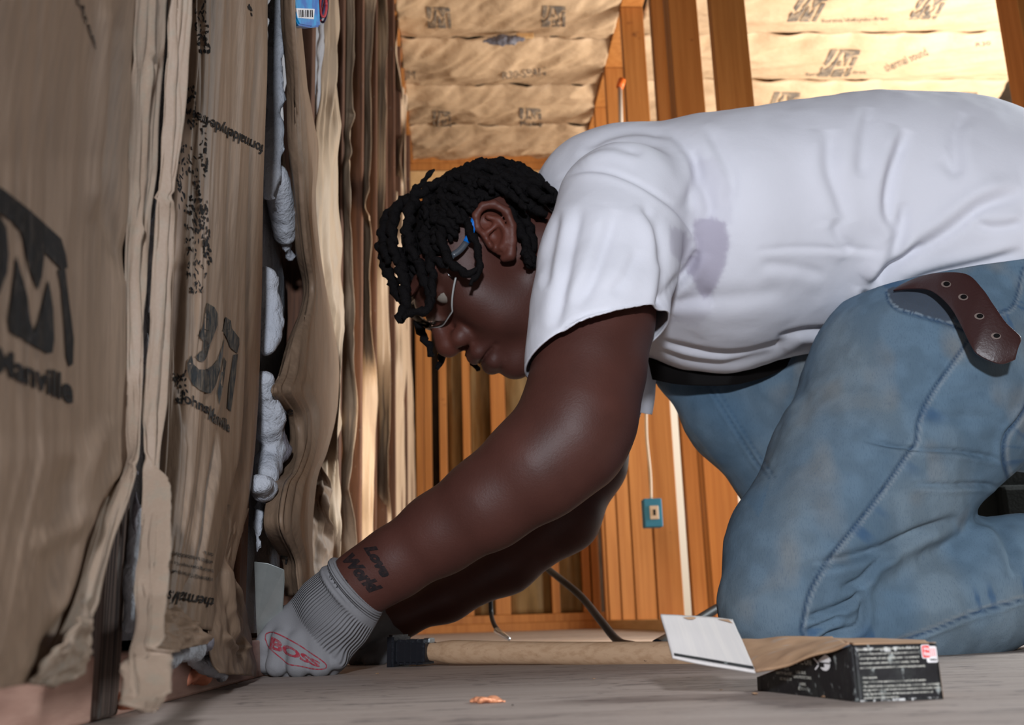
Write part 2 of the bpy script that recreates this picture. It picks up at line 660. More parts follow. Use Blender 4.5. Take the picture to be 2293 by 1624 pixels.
WHITE_CORD = mat('pale_cable', (0.62, 0.52, 0.42), 0.5, 0.3)
BLUE_BOX = mat('blue_plastic', (0.02, 0.20, 0.36), 0.5, 0.4)
COPPER = mat('copper_sliver', (0.85, 0.36, 0.19), 0.4, 0.5, 0.3, bump=[((150, 150, 150), 0.6, 0.003)])
CARD = mat('brown_cardboard', (0.42, 0.26, 0.155), 0.8, 0.1, bump=[((60, 300, 60), 0.3, 0.001)], var=[((25, 60, 25), (0.30, 0.18, 0.11), 0.6, 0.45, 0.65), ((40, 90, 40), (0.36, 0.33, 0.31), 0.6, 0.6, 0.7)])
WORN = mat('worn_board', (0.55, 0.54, 0.52), 0.8, 0.15, var=[((260, 260, 160), (0.02, 0.02, 0.02), 1.0, 0.42, 0.52)])
CARD_WHITE = mat('white_board', (0.55, 0.51, 0.49), 0.7, 0.2, var=[((300, 10, 10), (0.62, 0.57, 0.53), 0.6, 0.45, 0.65), ((120, 14, 14), (0.38, 0.33, 0.29), 0.7, 0.73, 0.78)])
CARD_BLACK = mat('black_printed_board', (0.012, 0.011, 0.012), 0.45, 0.35, bump=[((80, 80, 80), 0.3, 0.002)],
                 var=[((220, 220, 130), (0.36, 0.38, 0.36), 0.75, 0.62, 0.70), ((60, 60, 30), (0.04, 0.044, 0.04), 0.6, 0.5, 0.66)])
BOX_INK = mat('pale_box_print', (0.62, 0.60, 0.52), 0.6, 0.2, var=[((160, 160, 120), (0.12, 0.12, 0.11), 0.8, 0.5, 0.62)])
BOX_WHITE = mat('white_box_print', (0.80, 0.76, 0.75), 0.6, 0.2)
RED_INK = mat('red_box_print', (0.72, 0.03, 0.03), 0.5, 0.3)
GLOVE_RED = mat('red_glove_print', (0.27, 0.03, 0.045), 0.7, 0.1, var=[((300, 300, 300), (0.22, 0.13, 0.14), 0.7, 0.45, 0.6)])
TATTOO = mat('tattoo_ink', (0.014, 0.010, 0.011), 0.6, 0.2, var=[((200, 200, 200), (0.04, 0.02, 0.018), 0.6, 0.45, 0.65)])
SKIN = mat('skin', (0.105, 0.043, 0.030), 0.50, 0.33, attr=True, bump=[((420, 420, 420), 0.22, 0.0012), ((1500, 1500, 1500), 0.12, 0.0005)], var=[((420, 420, 420), (0.42, 0.36, 0.32), 0.6, 0.765, 0.80)])
HAIR = mat('black_hair', (0.005, 0.004, 0.0045), 0.75, 0.15, bump=[((500, 500, 500), 0.9, 0.002)])
CLOTH = mat('white_cotton', (0.80, 0.80, 0.84), 0.9, 0.1, attr=True, bump=[((900, 900, 900), 0.25, 0.0006), ((26, 26, 26), 0.2, 0.004)])
DENIM = mat('washed_denim', (0.2, 0.3, 0.4), 0.85, 0.1, attr=True, bump=[((1100, 1100, 300), 0.35, 0.0008), ((40, 40, 25), 0.25, 0.004)],
            var=[((700, 700, 160), (0.07, 0.11, 0.17), 0.35, 0.5, 0.7)])
LEATHER = mat('brown_leather', (0.042, 0.015, 0.014), 0.4, 0.5, bump=[((350, 350, 350), 0.3, 0.001)])
LEATHER_EDGE = mat('black_hole', (0.006, 0.005, 0.005), 0.7, 0.1)
LEATHER_RIM = mat('worn_leather_rim', (0.2, 0.15, 0.13), 0.6, 0.3)
GLOVE_DK = mat('dark_glove_fabric', (0.17, 0.17, 0.175), 0.9, 0.1, bump=[((500, 500, 500), 0.4, 0.001)])
BOOT = mat('black_boot', (0.012, 0.011, 0.012), 0.5, 0.3, bump=[((90, 90, 90), 0.3, 0.002)])
BAG = mat('black_canvas', (0.010, 0.011, 0.010), 0.8, 0.1, bump=[((200, 200, 200), 0.5, 0.002)])
EYE_W = mat('eye_white', (0.30, 0.26, 0.23), 0.25, 0.5)
BLUE_TEMPLE = mat('blue_temple', (0.0, 0.16, 0.62), 0.35, 0.5)
GREY_TEMPLE = mat('grey_temple', (0.06, 0.07, 0.085), 0.3, 0.5)
BLUE_BAG = mat('blue_packet', (0.01, 0.17, 0.55), 0.35, 0.5, var=[((40, 40, 40), (0.0, 0.38, 0.75), 0.9, 0.45, 0.6)])
LABEL_W = mat('white_label', (0.8, 0.78, 0.8), 0.6, 0.2)
WIRE_RED = mat('red_wire', (0.45, 0.05, 0.06), 0.5, 0.3)
WIRE_BLUE = mat('dark_wire', (0.03, 0.03, 0.08), 0.5, 0.3)
ORANGE_PL = mat('orange_plastic', (0.85, 0.16, 0.02), 0.45, 0.4)

LENS = bpy.data.materials.new('clear_lens')
LENS.use_nodes = True
_nt = LENS.node_tree
_nt.nodes.clear()
_o = _nt.nodes.new('ShaderNodeOutputMaterial'); _m = _nt.nodes.new('ShaderNodeMixShader')
_t = _nt.nodes.new('ShaderNodeBsdfTransparent'); _g = _nt.nodes.new('ShaderNodeBsdfGlossy')
_l = _nt.nodes.new('ShaderNodeLayerWeight'); _l.inputs['Blend'].default_value = 0.12
_t.inputs[0].default_value = (0.97, 0.97, 0.96, 1); _g.inputs['Roughness'].default_value = 0.05
_nt.links.new(_l.outputs['Fresnel'], _m.inputs[0]); _nt.links.new(_t.outputs[0], _m.inputs[1])
_nt.links.new(_g.outputs[0], _m.inputs[2]); _nt.links.new(_m.outputs[0], _o.inputs[0])


RIM = mat('clear_plastic_rim', (0.45, 0.45, 0.44), 0.12, 0.6)


def glove_mat():
    m = mat('grey_knit_glove', (0.30, 0.30, 0.31), 0.9, 0.1, bump=[((700, 700, 700), 0.3, 0.0008)], attr=True)
    nt = m.node_tree
    a = nt.nodes.new('ShaderNodeAttribute'); a.attribute_name = 'rib'
    b = nt.nodes.new('ShaderNodeBump'); b.inputs['Strength'].default_value = 1.0; b.inputs['Distance'].default_value = 0.0007
    s = nt.nodes.new('ShaderNodeSeparateXYZ'); nt.links.new(a.outputs['Vector'], s.inputs[0])
    w = nt.nodes.new('ShaderNodeMath'); w.operation = 'SINE'
    nt.links.new(s.outputs['X'], w.inputs[0])
    mu = nt.nodes.new('ShaderNodeMath'); mu.operation = 'MULTIPLY'
    nt.links.new(w.outputs[0], mu.inputs[0]); nt.links.new(s.outputs['Y'], mu.inputs[1])
    nt.links.new(mu.outputs[0], b.inputs['Height'])
    p = nt.nodes['Principled BSDF']
    nt.links.new(p.inputs['Normal'].links[0].from_socket, b.inputs['Normal'])
    nt.links.new(b.outputs[0], p.inputs['Normal'])
    return m


GLOVE = glove_mat()


def floor_mat():
    m = mat('grey_subfloor', (0.385, 0.315, 0.275), 0.6, 0.25, bump=[((6, 60, 20), 0.25, 0.003), ((200, 200, 200), 0.2, 0.001)],
            var=[((3, 26, 5), (0.28, 0.222, 0.19), 0.7, 0.4, 0.66), ((240, 300, 50), (0.48, 0.42, 0.375), 0.35, 0.55, 0.7)])
    nt = m.node_tree; N, L = nt.nodes.new, nt.links.new
    tc = N('ShaderNodeTexCoord')
    mp = N('ShaderNodeMapping'); mp.inputs['Scale'].default_value = (2.2, 9.0, 1)
    L(tc.outputs['Object'], mp.inputs[0])
    n = N('ShaderNodeTexNoise'); n.inputs['Scale'].default_value = 2.2; n.inputs['Detail'].default_value = 5
    L(mp.outputs[0], n.inputs['Vector'])
    mu = N('ShaderNodeMath'); mu.operation = 'MULTIPLY'; mu.inputs[1].default_value = 9.0
    L(n.outputs['Fac'], mu.inputs[0])
    fr = N('ShaderNodeMath'); fr.operation = 'PINGPONG'; fr.inputs[1].default_value = 0.5
    L(mu.outputs[0], fr.inputs[0])
    r = N('ShaderNodeMapRange'); r.inputs['From Min'].default_value = 0.0; r.inputs['From Max'].default_value = 0.11
    r.inputs['To Min'].default_value = 0.85; r.inputs['To Max'].default_value = 0.0
    L(fr.outputs[0], r.inputs['Value'])
    n2 = N('ShaderNodeTexNoise'); n2.inputs['Scale'].default_value = 7
    L(tc.outputs['Object'], n2.inputs['Vector'])
    r2 = N('ShaderNodeMapRange'); r2.inputs['From Min'].default_value = 0.38; r2.inputs['From Max'].default_value = 0.52
    L(n2.outputs['Fac'], r2.inputs['Value'])
    m2 = N('ShaderNodeMath'); m2.operation = 'MULTIPLY'
    L(r.outputs[0], m2.inputs[0]); L(r2.outputs[0], m2.inputs[1])
    mx = N('ShaderNodeMix'); mx.data_type = 'RGBA'
    p = nt.nodes['Principled BSDF']
    L(p.inputs['Base Color'].links[0].from_socket, mx.inputs['A'])
    mx.inputs['B'].default_value = (0.10, 0.085, 0.08, 1)
    L(m2.outputs[0], mx.inputs['Factor'])
    L(mx.outputs['Result'], p.inputs['Base Color'])
    return m


FLOOR = floor_mat()

# ------------------------------------------------------------------ setting: floor, ceiling, framed walls
V = [(-1.2, -1.2, 0), (4.2, -1.2, 0), (4.2, 7.5, 0), (-1.2, 7.5, 0), (-1.2, -1.2, -0.03), (4.2, -1.2, -0.03), (4.2, 7.5, -0.03), (-1.2, 7.5, -0.03)]
tag(link('floor', mesh('floor', V, [(0, 1, 2, 3), (7, 6, 5, 4), (0, 4, 5, 1), (1, 5, 6, 2), (2, 6, 7, 3), (3, 7, 4, 0)]), FLOOR, smooth=False), kind='structure')
RX0, RX1, RY1, ZC = -0.2147, 0.672, 5.0, 2.44
NX = np.array((1, KW, 0)) / math.hypot(1, KW)       # left wall normal (into the hall)
NY = np.array((-KW, 1, 0)) / math.hypot(1, KW)      # along the hall
UP = np.array((0, 0, 1.0))
AX = (NX, NY, UP)
ceil = empty('ceiling'); tag(ceil, kind='structure')
box('roof_deck', (5.0, 8.0, 0.02), SHEATH, ceil, 0, loc=room(1.4, 2.6, ZC + 0.26), axes=AX)

_stud = {}


def stud(parent, rx, ry, h=2.40, z0=0.038, along='y', m=None, w=0.089, t=0.038):
    """a framing stud; along: the wall's run"""
    key = (along, round(h, 3), m.name if m else '', w, t)
    size = (w, t, h) if along == 'y' else (t, w, h)
    if key not in _stud:
        o = box('stud', size, m or WOOD, parent, 0.0025)
        _stud[key] = o.data
    else:
        o = bpy.data.objects.new('stud', _stud[key]); C.objects.link(o); o.parent = parent
    o.rotation_euler = (0, 0, math.atan(KW))
    o.location = room(rx, ry, z0 + h / 2)
    return o


def plate(name, parent, rx, ry, z, sx, sy, sz, m):
    return box(name, (sx, sy, sz), m, parent, 0.002, loc=room(rx, ry, z + sz / 2), axes=AX)


STUD_Y = [0.64 + 0.406 * i for i in range(0, 11)]
wl = empty('wall_left'); tag(wl, kind='structure')
plate('sheathing', wl, RX0 - 0.105, 2.6, 0, 0.02, 6.2, 2.5, SHEATH)
for i, y in enumerate(STUD_Y):
    if i == 0:
        stud(wl, RX0 - 0.0405, y + .014, h=2.43, z0=0.001, m=WOOD_OLD)
    else:
        stud(wl, RX0 - 0.0445, y, m=WOOD_RED)
stud(wl, RX0 - 0.0445, 0.234, m=WOOD_OLD)
plate('bottom_plate', wl, RX0 - 0.0445, 2.5, 0, 0.089, 5.2, 0.038, SILL)
plate('top_plate', wl, RX0 - 0.0445, 2.5, ZC - 0.04, 0.089, 5.2, 0.038, WOOD)

wb = empty('wall_back'); tag(wb, kind='structure')
plate('bottom_plate', wb, 0.23, RY1 + 0.045, 0, 0.93, 0.089, 0.038, WOOD)
plate('bottom_plate', wb, 0.23, RY1 + 0.045, 0.0385, 0.93, 0.089, 0.038, WOOD)
plate('top_plate', wb, 0.23, RY1 + 0.045, ZC - 0.04, 0.93, 0.089, 0.038, WOOD)
plate('top_plate', wb, 0.23, RY1 + 0.045, ZC - 0.08, 0.93, 0.089, 0.038, WOOD)
plate('header', wb, 0.23, RY1 + 0.045, ZC - 0.19, 0.93, 0.089, 0.105, WOOD_LIT)
for rx in (-0.19, -0.15, -0.075, 0.04, 0.18, 0.215, 0.45, 0.60, 0.645):
    stud(wb, rx, RY1 + 0.045, h=ZC - 0.19 - 0.077, z0=0.077, along='x')
plate('sheathing', wb, 0.17, RY1 + 0.13, 0, 1.14, 0.02, 2.5, SHEATH)
plate('daylight_backing', wb, 2.50, RY1 + 0.13, 0, 3.5, 0.02, 2.5, DAYLIGHT_PALE)  # added panel, its pale colour stands in for daylight between the studs

wr = empty('wall_right'); tag(wr, kind='structure')
for k, ry in enumerate((2.34, 2.80, 2.84, 3.05, 3.60, 4.06, 4.42, 4.80, 4.93)):
    stud(wr, RX1 + 0.0445, ry, h=ZC - 0.08)
plate('bottom_plate', wr, RX1 + 0.0445, 3.66, 0, 0.089, 2.70, 0.038, WOOD_LIT)
plate('top_plate', wr, RX1 + 0.0445, 3.66, ZC - 0.04, 0.089, 2.88, 0.038, WOOD)
for rx, ry in ((1.40, 2.2), (1.44, 2.2)):
    stud(wr, rx, ry, h=ZC - 0.04, along='x')

# ------------------------------------------------------------------ ceiling batts (kraft faced rows between the joists)
def ceil_row(rx0, rx1, ry0, ry1, seed, label, amp=0.018, folds=(), core=True):
    nu, nv = 110, 40
    u, v = np.meshgrid(np.linspace(0, 1, nu), np.linspace(0, 1, nv), indexing='ij')
    rx = rx0 + (rx1 - rx0) * u
    ry = ry0 + (ry1 - ry0) * v
    sag = 0.05 * np.sin(math.pi * v) ** 0.55 * (0.8 + 0.25 * vnoise(uvw(u * 3, 0 * v, seed), seed))
    pin = np.abs(np.sin(u * math.pi * (rx1 - rx0) / 0.21 + seed))          # gathers between the staples
    sag = sag + 0.012 * pin * np.exp(-v / 0.22) - 0.006 * (1 - pin) * np.exp(-v / 0.3)
    d1 = fbm(uvw(u * 7 + v * 3.5, v * 1.6 - u, seed), seed + 3, 3)
    sag = sag + 1.6 * amp * (1 - np.abs(d1)) * (0.5 + 0.5 * np.sin(math.pi * v))
    sag = sag + 0.006 * fbm(uvw(u * 22 + v * 9, v * 5, seed), seed + 9, 2)
    z = ZC + 0.01 - sag
    n = math.hypot(1, KW)
    co = np.stack([(rx - KW * ry) / n, (KW * rx + ry) / n, z], -1).reshape(-1, 3)
    r = empty('ceiling_batt', room((rx0 + rx1) / 2, (ry0 + ry1) / 2, ZC))
    tag(r, label, 'insulation', 'kraft faced batts overhead')
    f = solid(link('kraft_facing', mesh('kraft_facing', co, grid_faces(nu, nv)), KRAFT_CEIL, r), 0.001)
    plate('fiberglass_core', r, (rx0 + rx1) / 2, (ry0 + ry1) / 2, ZC + 0.03, rx1 - rx0 - 0.01, ry1 - ry0 - 0.04, 0.14, FIBER)
    return r, f


JY = [3.08 + 0.389 * i for i in range(6)]
LN = ['last row of brown paper ceiling insulation before the end wall beam', 'second row of brown paper hall ceiling insulation from the end wall', 'third row of brown hall ceiling insulation, torn open at its edge',
      'fourth row of brown hall ceiling insulation, furthest out from the end wall', 'fifth row of brown hall ceiling insulation counted from the end wall']
RN = ['last row of cream lit ceiling insulation beyond the bent man\'s back', 'second row of cream lit ceiling insulation behind the white shirt', 'third row of cream lit ceiling insulation with gathered upper edge',
      'topmost row of cream lit ceiling insulation right of the stud partition', 'fifth row of cream lit ceiling insulation counted from the end wall']
ceil_objs = []
for k in range(4):
    y0, y1 = JY[4 - k], JY[5 - k]
    ceil_objs.append(ceil_row(RX0 + 0.0, RX1 + 0.0, y0, y1, 11 + k, LN[k]))
    ceil_objs.append(ceil_row(RX1 + 0.1, 2.6, y0 - 0.03, y1 - 0.03, 31 + k, RN[k], 0.014))
for i in range(7):
    plate('joist', ceil, 1.2, 3.08 + 0.389 * (i - 1), ZC + 0.012, 3.0, 0.038, 0.235, WOOD)
CB = bvh_of(*[f for _, f in ceil_objs])
tz = ZC - .072
st_ = np.array([(*PZ(1085, 92, tz), .008), (*PZ(1125, 90, tz), .020), (*PZ(1150, 89, tz), .018), (*PZ(1172, 86, tz), .008)])
tv, tf = sdf_mesh(lambda p: chain(p, st_, 1.0, .01) + .006 * fbm(p * 60, 5, 2), st_[:, :3].min(0) - .04, st_[:, :3].max(0) + .04, .005)
link('fiberglass_tuft', mesh('fiberglass_tuft', tv, tf), FIBER_DK, ceil_objs[4][0])
box('bare_lath', (.07, .012, .02), WOOD_LIT, ceil_objs[4][0], .002, loc=PZ(1176, 80, tz + .012), axes=AX)


def nearest_batt(p, objs):
    return min(objs, key=lambda o: abs(o[0].location.y - p[1]) + (10 if (p[0] > o[0].location.x + 0.9 or abs(p[0] - o[0].location.x) > 1.2) else 0))[0]


def ceil_print(bm_fn, at):
    d = Vector(ray(*at)).normalized()
    hit = CB.ray_cast(Vector(CAM), d)[0]
    if hit is None:
        return
    own = [o for o in ceil_objs if (o[0].location.x > 0.9) == (hit.x > 0.55)]
    par = min(own, key=lambda o: abs(o[0].location.y - hit.y))[0]
    lay('printed_mark', bm_fn, CB, INK_FAR, par, 0.004, 12)


def jm(q):
    """square logo with J and M knocked out; q: corners ul, ur, lr, ll"""
    q = np.array(q, float)

    def m(u, v):
        return tuple(q[0] * (1 - u) * (1 - v) + q[1] * u * (1 - v) + q[2] * u * v + q[3] * (1 - u) * v)
    polys = [[(0, 0), (.22, 0), (.16, .45), (.10, .62), (0, .5)], [(0, .62), (.12, .75), (.26, .6), (.34, .1), (.42, .1), (.36, .95), (.3, 1), (0, 1)],
             [(.3, 0), (.98, .0), (1, .18), (.84, .2), (.66, .5), (.52, .12), (.3, .06)], [(.46, .42), (.52, .4), (.62, .78), (.74, .42), (.78, 1), (.44, 1)], [(.86, .28), (1, .26), (1, 1), (.88, 1)]]
    return poly_bm([[m(u, v) for u, v in p] for p in polys])


for c, s, sk in (((983, 38), 26, 0.06), ((1240, 35), 26, -0.05), ((1188, 262), 24, 0.05), ((990, 265), 20, 0.05), ((1810, 18), 32, -0.5), ((1880, 140), 34, -0.45),
                 ((1755, 232), 30, -0.3), ((2150, 232), 30, -0.35), ((2080, 15), 30, -0.5)):
    x, y = c
    ceil_print(jm([(x - s - s * sk, y - s * .9), (x + s - s * sk, y - s * .9 + 2), (x + s + s * sk, y + s * .9), (x - s + s * sk, y + s * .9)]), c)
for t, q in (('R30-SPAN', [(1126, 176), (1222, 168), (1222, 150), (1126, 160)]), ('JM', [(905, 178), (930, 182), (930, 158), (905, 156)]),
             ('formaldehyde-free', [(1840, 52), (1990, 48), (1990, 36), (1840, 42)]), ('formaldehyde-free', [(1805, 172), (1940, 166), (1940, 156), (1805, 162)]),
             ('R30', [(2185, 104), (2218, 100), (2218, 92), (2185, 96)]), ('thermal sound', [(1985, 160), (2080, 122), (2070, 106), (1978, 144)])):
    ceil_print(text_bm(t, q), (np.mean([a[0] for a in q]), np.mean([a[1] for a in q])))
# ------------------------------------------------------------------ left wall: kraft faced batts
def res(pts, n, key=None):
    """resample a polyline by height"""
    pts = np.asarray(pts, float)
    c = catmull(pts, 12 * len(pts))
    s = np.concatenate([[0], np.cumsum(np.linalg.norm(np.diff(c, axis=0), axis=1))])
    t = np.linspace(0, s[-1], n)
    return np.stack([np.interp(t, s, c[:, 0]), np.interp(t, s, c[:, 1])], -1)


def sheet(name, Lp, Rp, oL, oR, mt, parent, nu=40, nv=140, bulge=None, wr=(0.004, 6, 2.0), seed=1, fine=0.0012, t=0.0008, ridges=()):
    """paper hung on the left wall between two edges; oL/oR: distance off the stud faces along each edge"""
    A, B = res(Lp, nv), res(Rp, nv)
    v = np.linspace(0, 1, nv)
    u = np.linspace(0, 1, nu)
    ztop = PWALL(A[0, 0], A[0, 1], np.atleast_1d(oL)[0])[2]
    if A[0, 1] <= -40 and ztop < 1.5:                            # the paper runs on up the wall
        ve = np.linspace(-.55 if ztop < .9 else -.22, 0, 40, endpoint=False)
        up = lambda c: np.vstack([c[0] + (c[4] - c[0]) / 4 * (ve * (nv - 1))[:, None], c])
        A, B, v, nv = up(A), up(B), np.concatenate([ve, v]), nv + 40
    U, Vv = np.meshgrid(u, v, indexing='ij')
    px = A[None, :, 0] * (1 - U) + B[None, :, 0] * U
    py = A[None, :, 1] * (1 - U) + B[None, :, 1] * U
    fl = lambda o: np.interp(v, np.linspace(0, 1, len(np.atleast_1d(o))), np.atleast_1d(o))
    off = fl(oL)[None] * (1 - U) + fl(oR)[None] * U
    if bulge is not None:
        off = off + bulge(U, Vv)
    p = PWALL(px, py, off)
    n = fbm(uvw(U * wr[1], Vv * wr[2], seed), seed, 3)
    w = wr[0] * ((1 - np.abs(n)) * 1.3 - 0.65) + fine * fbm(uvw(U * wr[1] * 5, Vv * wr[2] * 2.2, seed), seed + 5, 2)
    for pts, wd, dp in ridges:                    # folds given along the sheet
        d, s, a = pl_dist(np.stack([px.ravel(), py.ravel()], -1), catmull(pts, 24))
        w = w + (dp * np.exp(-(d / wd) ** 2) * np.clip(np.minimum(a, 1 - a) * 8, 0, 1)).reshape(w.shape)
    p = p + NX * w[..., None]
    o = link(name, mesh(name, p.reshape(-1, 3), grid_faces(nu, nv)), mt, parent)
    return solid(o, t)


def core_block(parent, y0, y1, z0=0.045, z1=2.38, off=-0.012, m=FIBER):
    """the fiberglass behind a facing"""
    nu, nv = 16, 60
    U, Vv = np.meshgrid(np.linspace(0, 1, nu), np.linspace(0, 1, nv), indexing='ij')
    ry = y0 + (y1 - y0) * U
    z = z0 + (z1 - z0) * Vv
    o = RX0 + off + 0.012 * fbm(uvw(U * 5, Vv * 26, y0), int(y0 * 50), 3) - 0.03 * (np.abs(U - .5) * 2) ** 8
    nn = math.hypot(1, KW)
    f = np.stack([(o - KW * ry) / nn, (KW * o + ry) / nn, z], -1)
    b = f - NX * 0.08
    a = np.concatenate([f.reshape(-1, 3), b.reshape(-1, 3)])
    F = [tuple(q) for q in grid_faces(nu, nv)] + [tuple(q[::-1] + nu * nv) for q in grid_faces(nu, nv)]
    e = [i * nv for i in range(nu)]
    for lo in (0, nv - 1):
        for i in range(nu - 1):
            x, y = i * nv + lo, (i + 1) * nv + lo
            F.append((x, y, y + nu * nv, x + nu * nv) if lo else (y, x, x + nu * nv, y + nu * nv))
    for i in (0, nu - 1):
        for j in range(nv - 1):
            x, y = i * nv + j, i * nv + j + 1
            F.append((x, y, y + nu * nv, x + nu * nv) if not i else (y, x, x + nu * nv, y + nu * nv))
    return link('fiberglass_core', mesh('core', a, F), m, parent)


SY = STUD_Y
# ---- first batt, nearest the camera
b1 = empty('insulation_batt', room(RX0, 0.44, 0.0))
tag(b1, 'brown kraft insulation batt with large black logo, nearest and foremost on the wall', 'insulation', 'kraft faced batts on the stud wall')
core_block(b1, 0.27, 0.61)
edge1 = [(302, -60), (294, 150), (284, 400), (277, 600), (276, 800), (284, 990), (276, 1046), (228, 1180), (186, 1330), (140, 1450), (66, 1530)]
f1 = sheet('kraft_facing', [(-420, -60), (-420, 400), (-420, 800), (-420, 1200), (-420, 1620)], edge1, 0.05, [0.024, 0.016, 0.010, 0.010, 0.012, 0.012, 0.02, 0.034, 0.044],
           KRAFT, b1, 110, 160, bulge=lambda u, v: 0.022 * np.sin(math.pi * np.clip(u * 1.08 - .08, 0, 1)) * (0.5 + 0.9 * v ** 2),
           wr=(0.0014, 13, 1.2), seed=3, fine=.0006, ridges=[([(266, -20), (250, 250), (236, 400), (262, 540), (276, 640)], 16, -0.005), ([(240, -20), (215, 300), (205, 500)], 18, 0.004),
                                                 ([(276, 1035), (190, 1150), (60, 1240)], 26, 0.003), ([(280, 1046), (212, 1180), (170, 1330), (90, 1500)], 14, -0.006),
                                                 ([(240, 930), (190, 1080), (175, 1220), (120, 1420)], 22, 0.004), ([(150, 1020), (120, 1250), (50, 1500)], 26, -0.003)])
g1 = sheet('stapling_flange', [(302, -60), (294, 150), (284, 400), (277, 600), (276, 800), (284, 990), (282, 1040), (222, 1140), (200, 1210), (172, 1310), (140, 1400), (100, 1480), (62, 1530)],
           [(374, -60), (366, 130), (352, 300), (337, 480), (326, 650), (316, 830), (312, 1000), (304, 1060), (280, 1140), (250, 1220), (225, 1310), (205, 1400), (192, 1506)],
           [0.024, 0.016, 0.010, 0.010, 0.012, 0.018, 0.034, 0.044], [0.034, 0.026, 0.018, 0.018, 0.022, 0.028, 0.034, 0.040], FLANGE, b1, 26, 170, wr=(0.0016, 2.5, 5), seed=8, fine=0.0008,
           ridges=[([(338, -40), (332, 120), (345, 124)], 3, 0.003), ([(335, 60), (322, 300), (305, 560), (302, 900), (300, 1030)], 4, 0.003), ([(345, 118), (322, 190), (300, 480), (318, 530), (285, 525)], 5, 0.002),
                   ([(290, 1035), (322, 1046)], 6, -0.002), ([(150, 1400), (195, 1440), (120, 1500)], 8, 0.002), ([(170, 1330), (200, 1380), (150, 1470)], 9, -0.002), ([(240, 1160), (205, 1290), (180, 1420)], 6, 0.0015)])
b1foot = sheet('torn_foot', [(180, 1380), (140, 1440), (110, 1470), (66, 1530)], [(206, 1392), (200, 1440), (192, 1500), (122, 1540)], 0.052, 0.046, FLANGE, b1, 24, 30, wr=(0.002, 3, 4), seed=4, fine=0.0015)

# ---- second batt
b2 = empty('insulation_batt', room(RX0, 0.84, 0.0))
tag(b2, 'kraft insulation batt with black logo and upside down warning lines, second along the wall', 'insulation', 'kraft faced batts on the stud wall')
core_block(b2, 0.665, 1.015, m=FIBER)
f2 = sheet('kraft_facing', [(405, -60), (396, 200), (378, 450), (368, 800), (345, 1150), (330, 1300), (322, 1380)],
           [(600, -60), (598, 130), (590, 300), (583, 500), (580, 700), (576, 900), (566, 1050), (552, 1150), (538, 1210), (520, 1290), (500, 1420)],
           [0.0, 0.0, 0.0, 0.002, 0.004], [0.018, 0.012, 0.008, 0.006, 0.012], KRAFT, b2, 70, 160,
           bulge=lambda u, v: 0.018 * np.sin(math.pi * np.clip(u, 0, 1)) ** 0.8, wr=(0.0035, 9, 1.6), seed=21,
           ridges=[([(574, -40), (570, 150), (560, 300), (552, 700), (548, 1000), (520, 1150)], 5, -0.006), ([(585, -40), (580, 200), (568, 420), (562, 800)], 6, 0.004),
                   ([(500, 880), (480, 1000), (462, 1100), (440, 1240), (415, 1330), (390, 1390)], 5, -0.006), ([(490, 930), (475, 1060), (452, 1200), (430, 1300)], 7, 0.004),
                   ([(545, 1010), (515, 1140), (490, 1250), (480, 1380)], 6, -0.006), ([(440, 30), (436, 400), (440, 620), (430, 800)], 6, 0.003), ([(405, 560), (400, 760), (415, 1000)], 7, -0.004)])
sheet('kraft_facing_corner', [(500, 1130), (490, 1220), (482, 1290), (470, 1370), (462, 1440), (470, 1490), (480, 1508)],
      [(552, 1140), (520, 1238), (514, 1272), (540, 1330), (560, 1390), (572, 1440), (575, 1516)], [0.012, 0.018, 0.03], [0.004, 0.012, 0.012], KRAFT, b2, 36, 60, wr=(0.006, 3, 2.6), seed=33, fine=0.002,
      ridges=[([(492, 1260), (500, 1330), (520, 1440)], 6, 0.006), ([(515, 1300), (545, 1400), (535, 1440), (530, 1510)], 6, -0.005), ([(490, 1420), (520, 1450), (560, 1445)], 6, 0.004)])
sheet('torn_curl', [(338, 1356), (330, 1400), (336, 1440), (346, 1470)], [(398, 1362), (440, 1395), (474, 1430), (460, 1442)], [0.03, 0.045, 0.05], [0.02, 0.035, 0.04], KRAFT, b2, 30, 30, wr=(0.005, 3, 3), seed=41, fine=0.002)
g2 = sheet('stapling_flange', [(378, -60), (370, 120), (361, 300), (350, 440), (345, 560), (337, 700), (328, 830), (319, 930), (322, 1000), (318, 1100), (312, 1230), (302, 1290), (303, 1370), (300, 1420), (285, 1470), (282, 1510), (292, 1560), (318, 1594)],
           [(434, -60), (424, 80), (415, 200), (400, 350), (388, 440), (389, 480), (385, 560), (381, 700), (375, 830), (365, 960), (355, 1100), (345, 1220), (340, 1290), (334, 1400), (330, 1450), (352, 1470), (371, 1510), (366, 1560), (342, 1594)],
           [0.03, 0.028, 0.022, 0.02, 0.025, 0.04, 0.07], [0.045, 0.04, 0.032, 0.03, 0.034, 0.05, 0.085], FLANGE, b2, 26, 200, wr=(0.0016, 2.5, 7), seed=58, fine=0.0008,
           ridges=[([(398, -40), (380, 200), (366, 440), (352, 700), (338, 930), (330, 1200), (322, 1440)], 4, 0.004), ([(350, 440), (392, 440)], 5, -0.004), ([(412, -40), (398, 200), (380, 440), (372, 700), (356, 1000)], 3, -0.003),
                   ([(322, 1010), (332, 1100), (326, 1290), (318, 1420), (308, 1490)], 4, 0.010), ([(345, 1445), (330, 1500), (338, 1570)], 8, 0.010), ([(302, 1470), (318, 1520), (322, 1590)], 5, -0.010)])
PB1, PB2 = bvh_of(f1), bvh_of(f2)


def poly_print(name, polys, bv, m, par, step=14, lift=0.0012):
    return lay(name, poly_bm(polys), bv, m, par, lift, step)


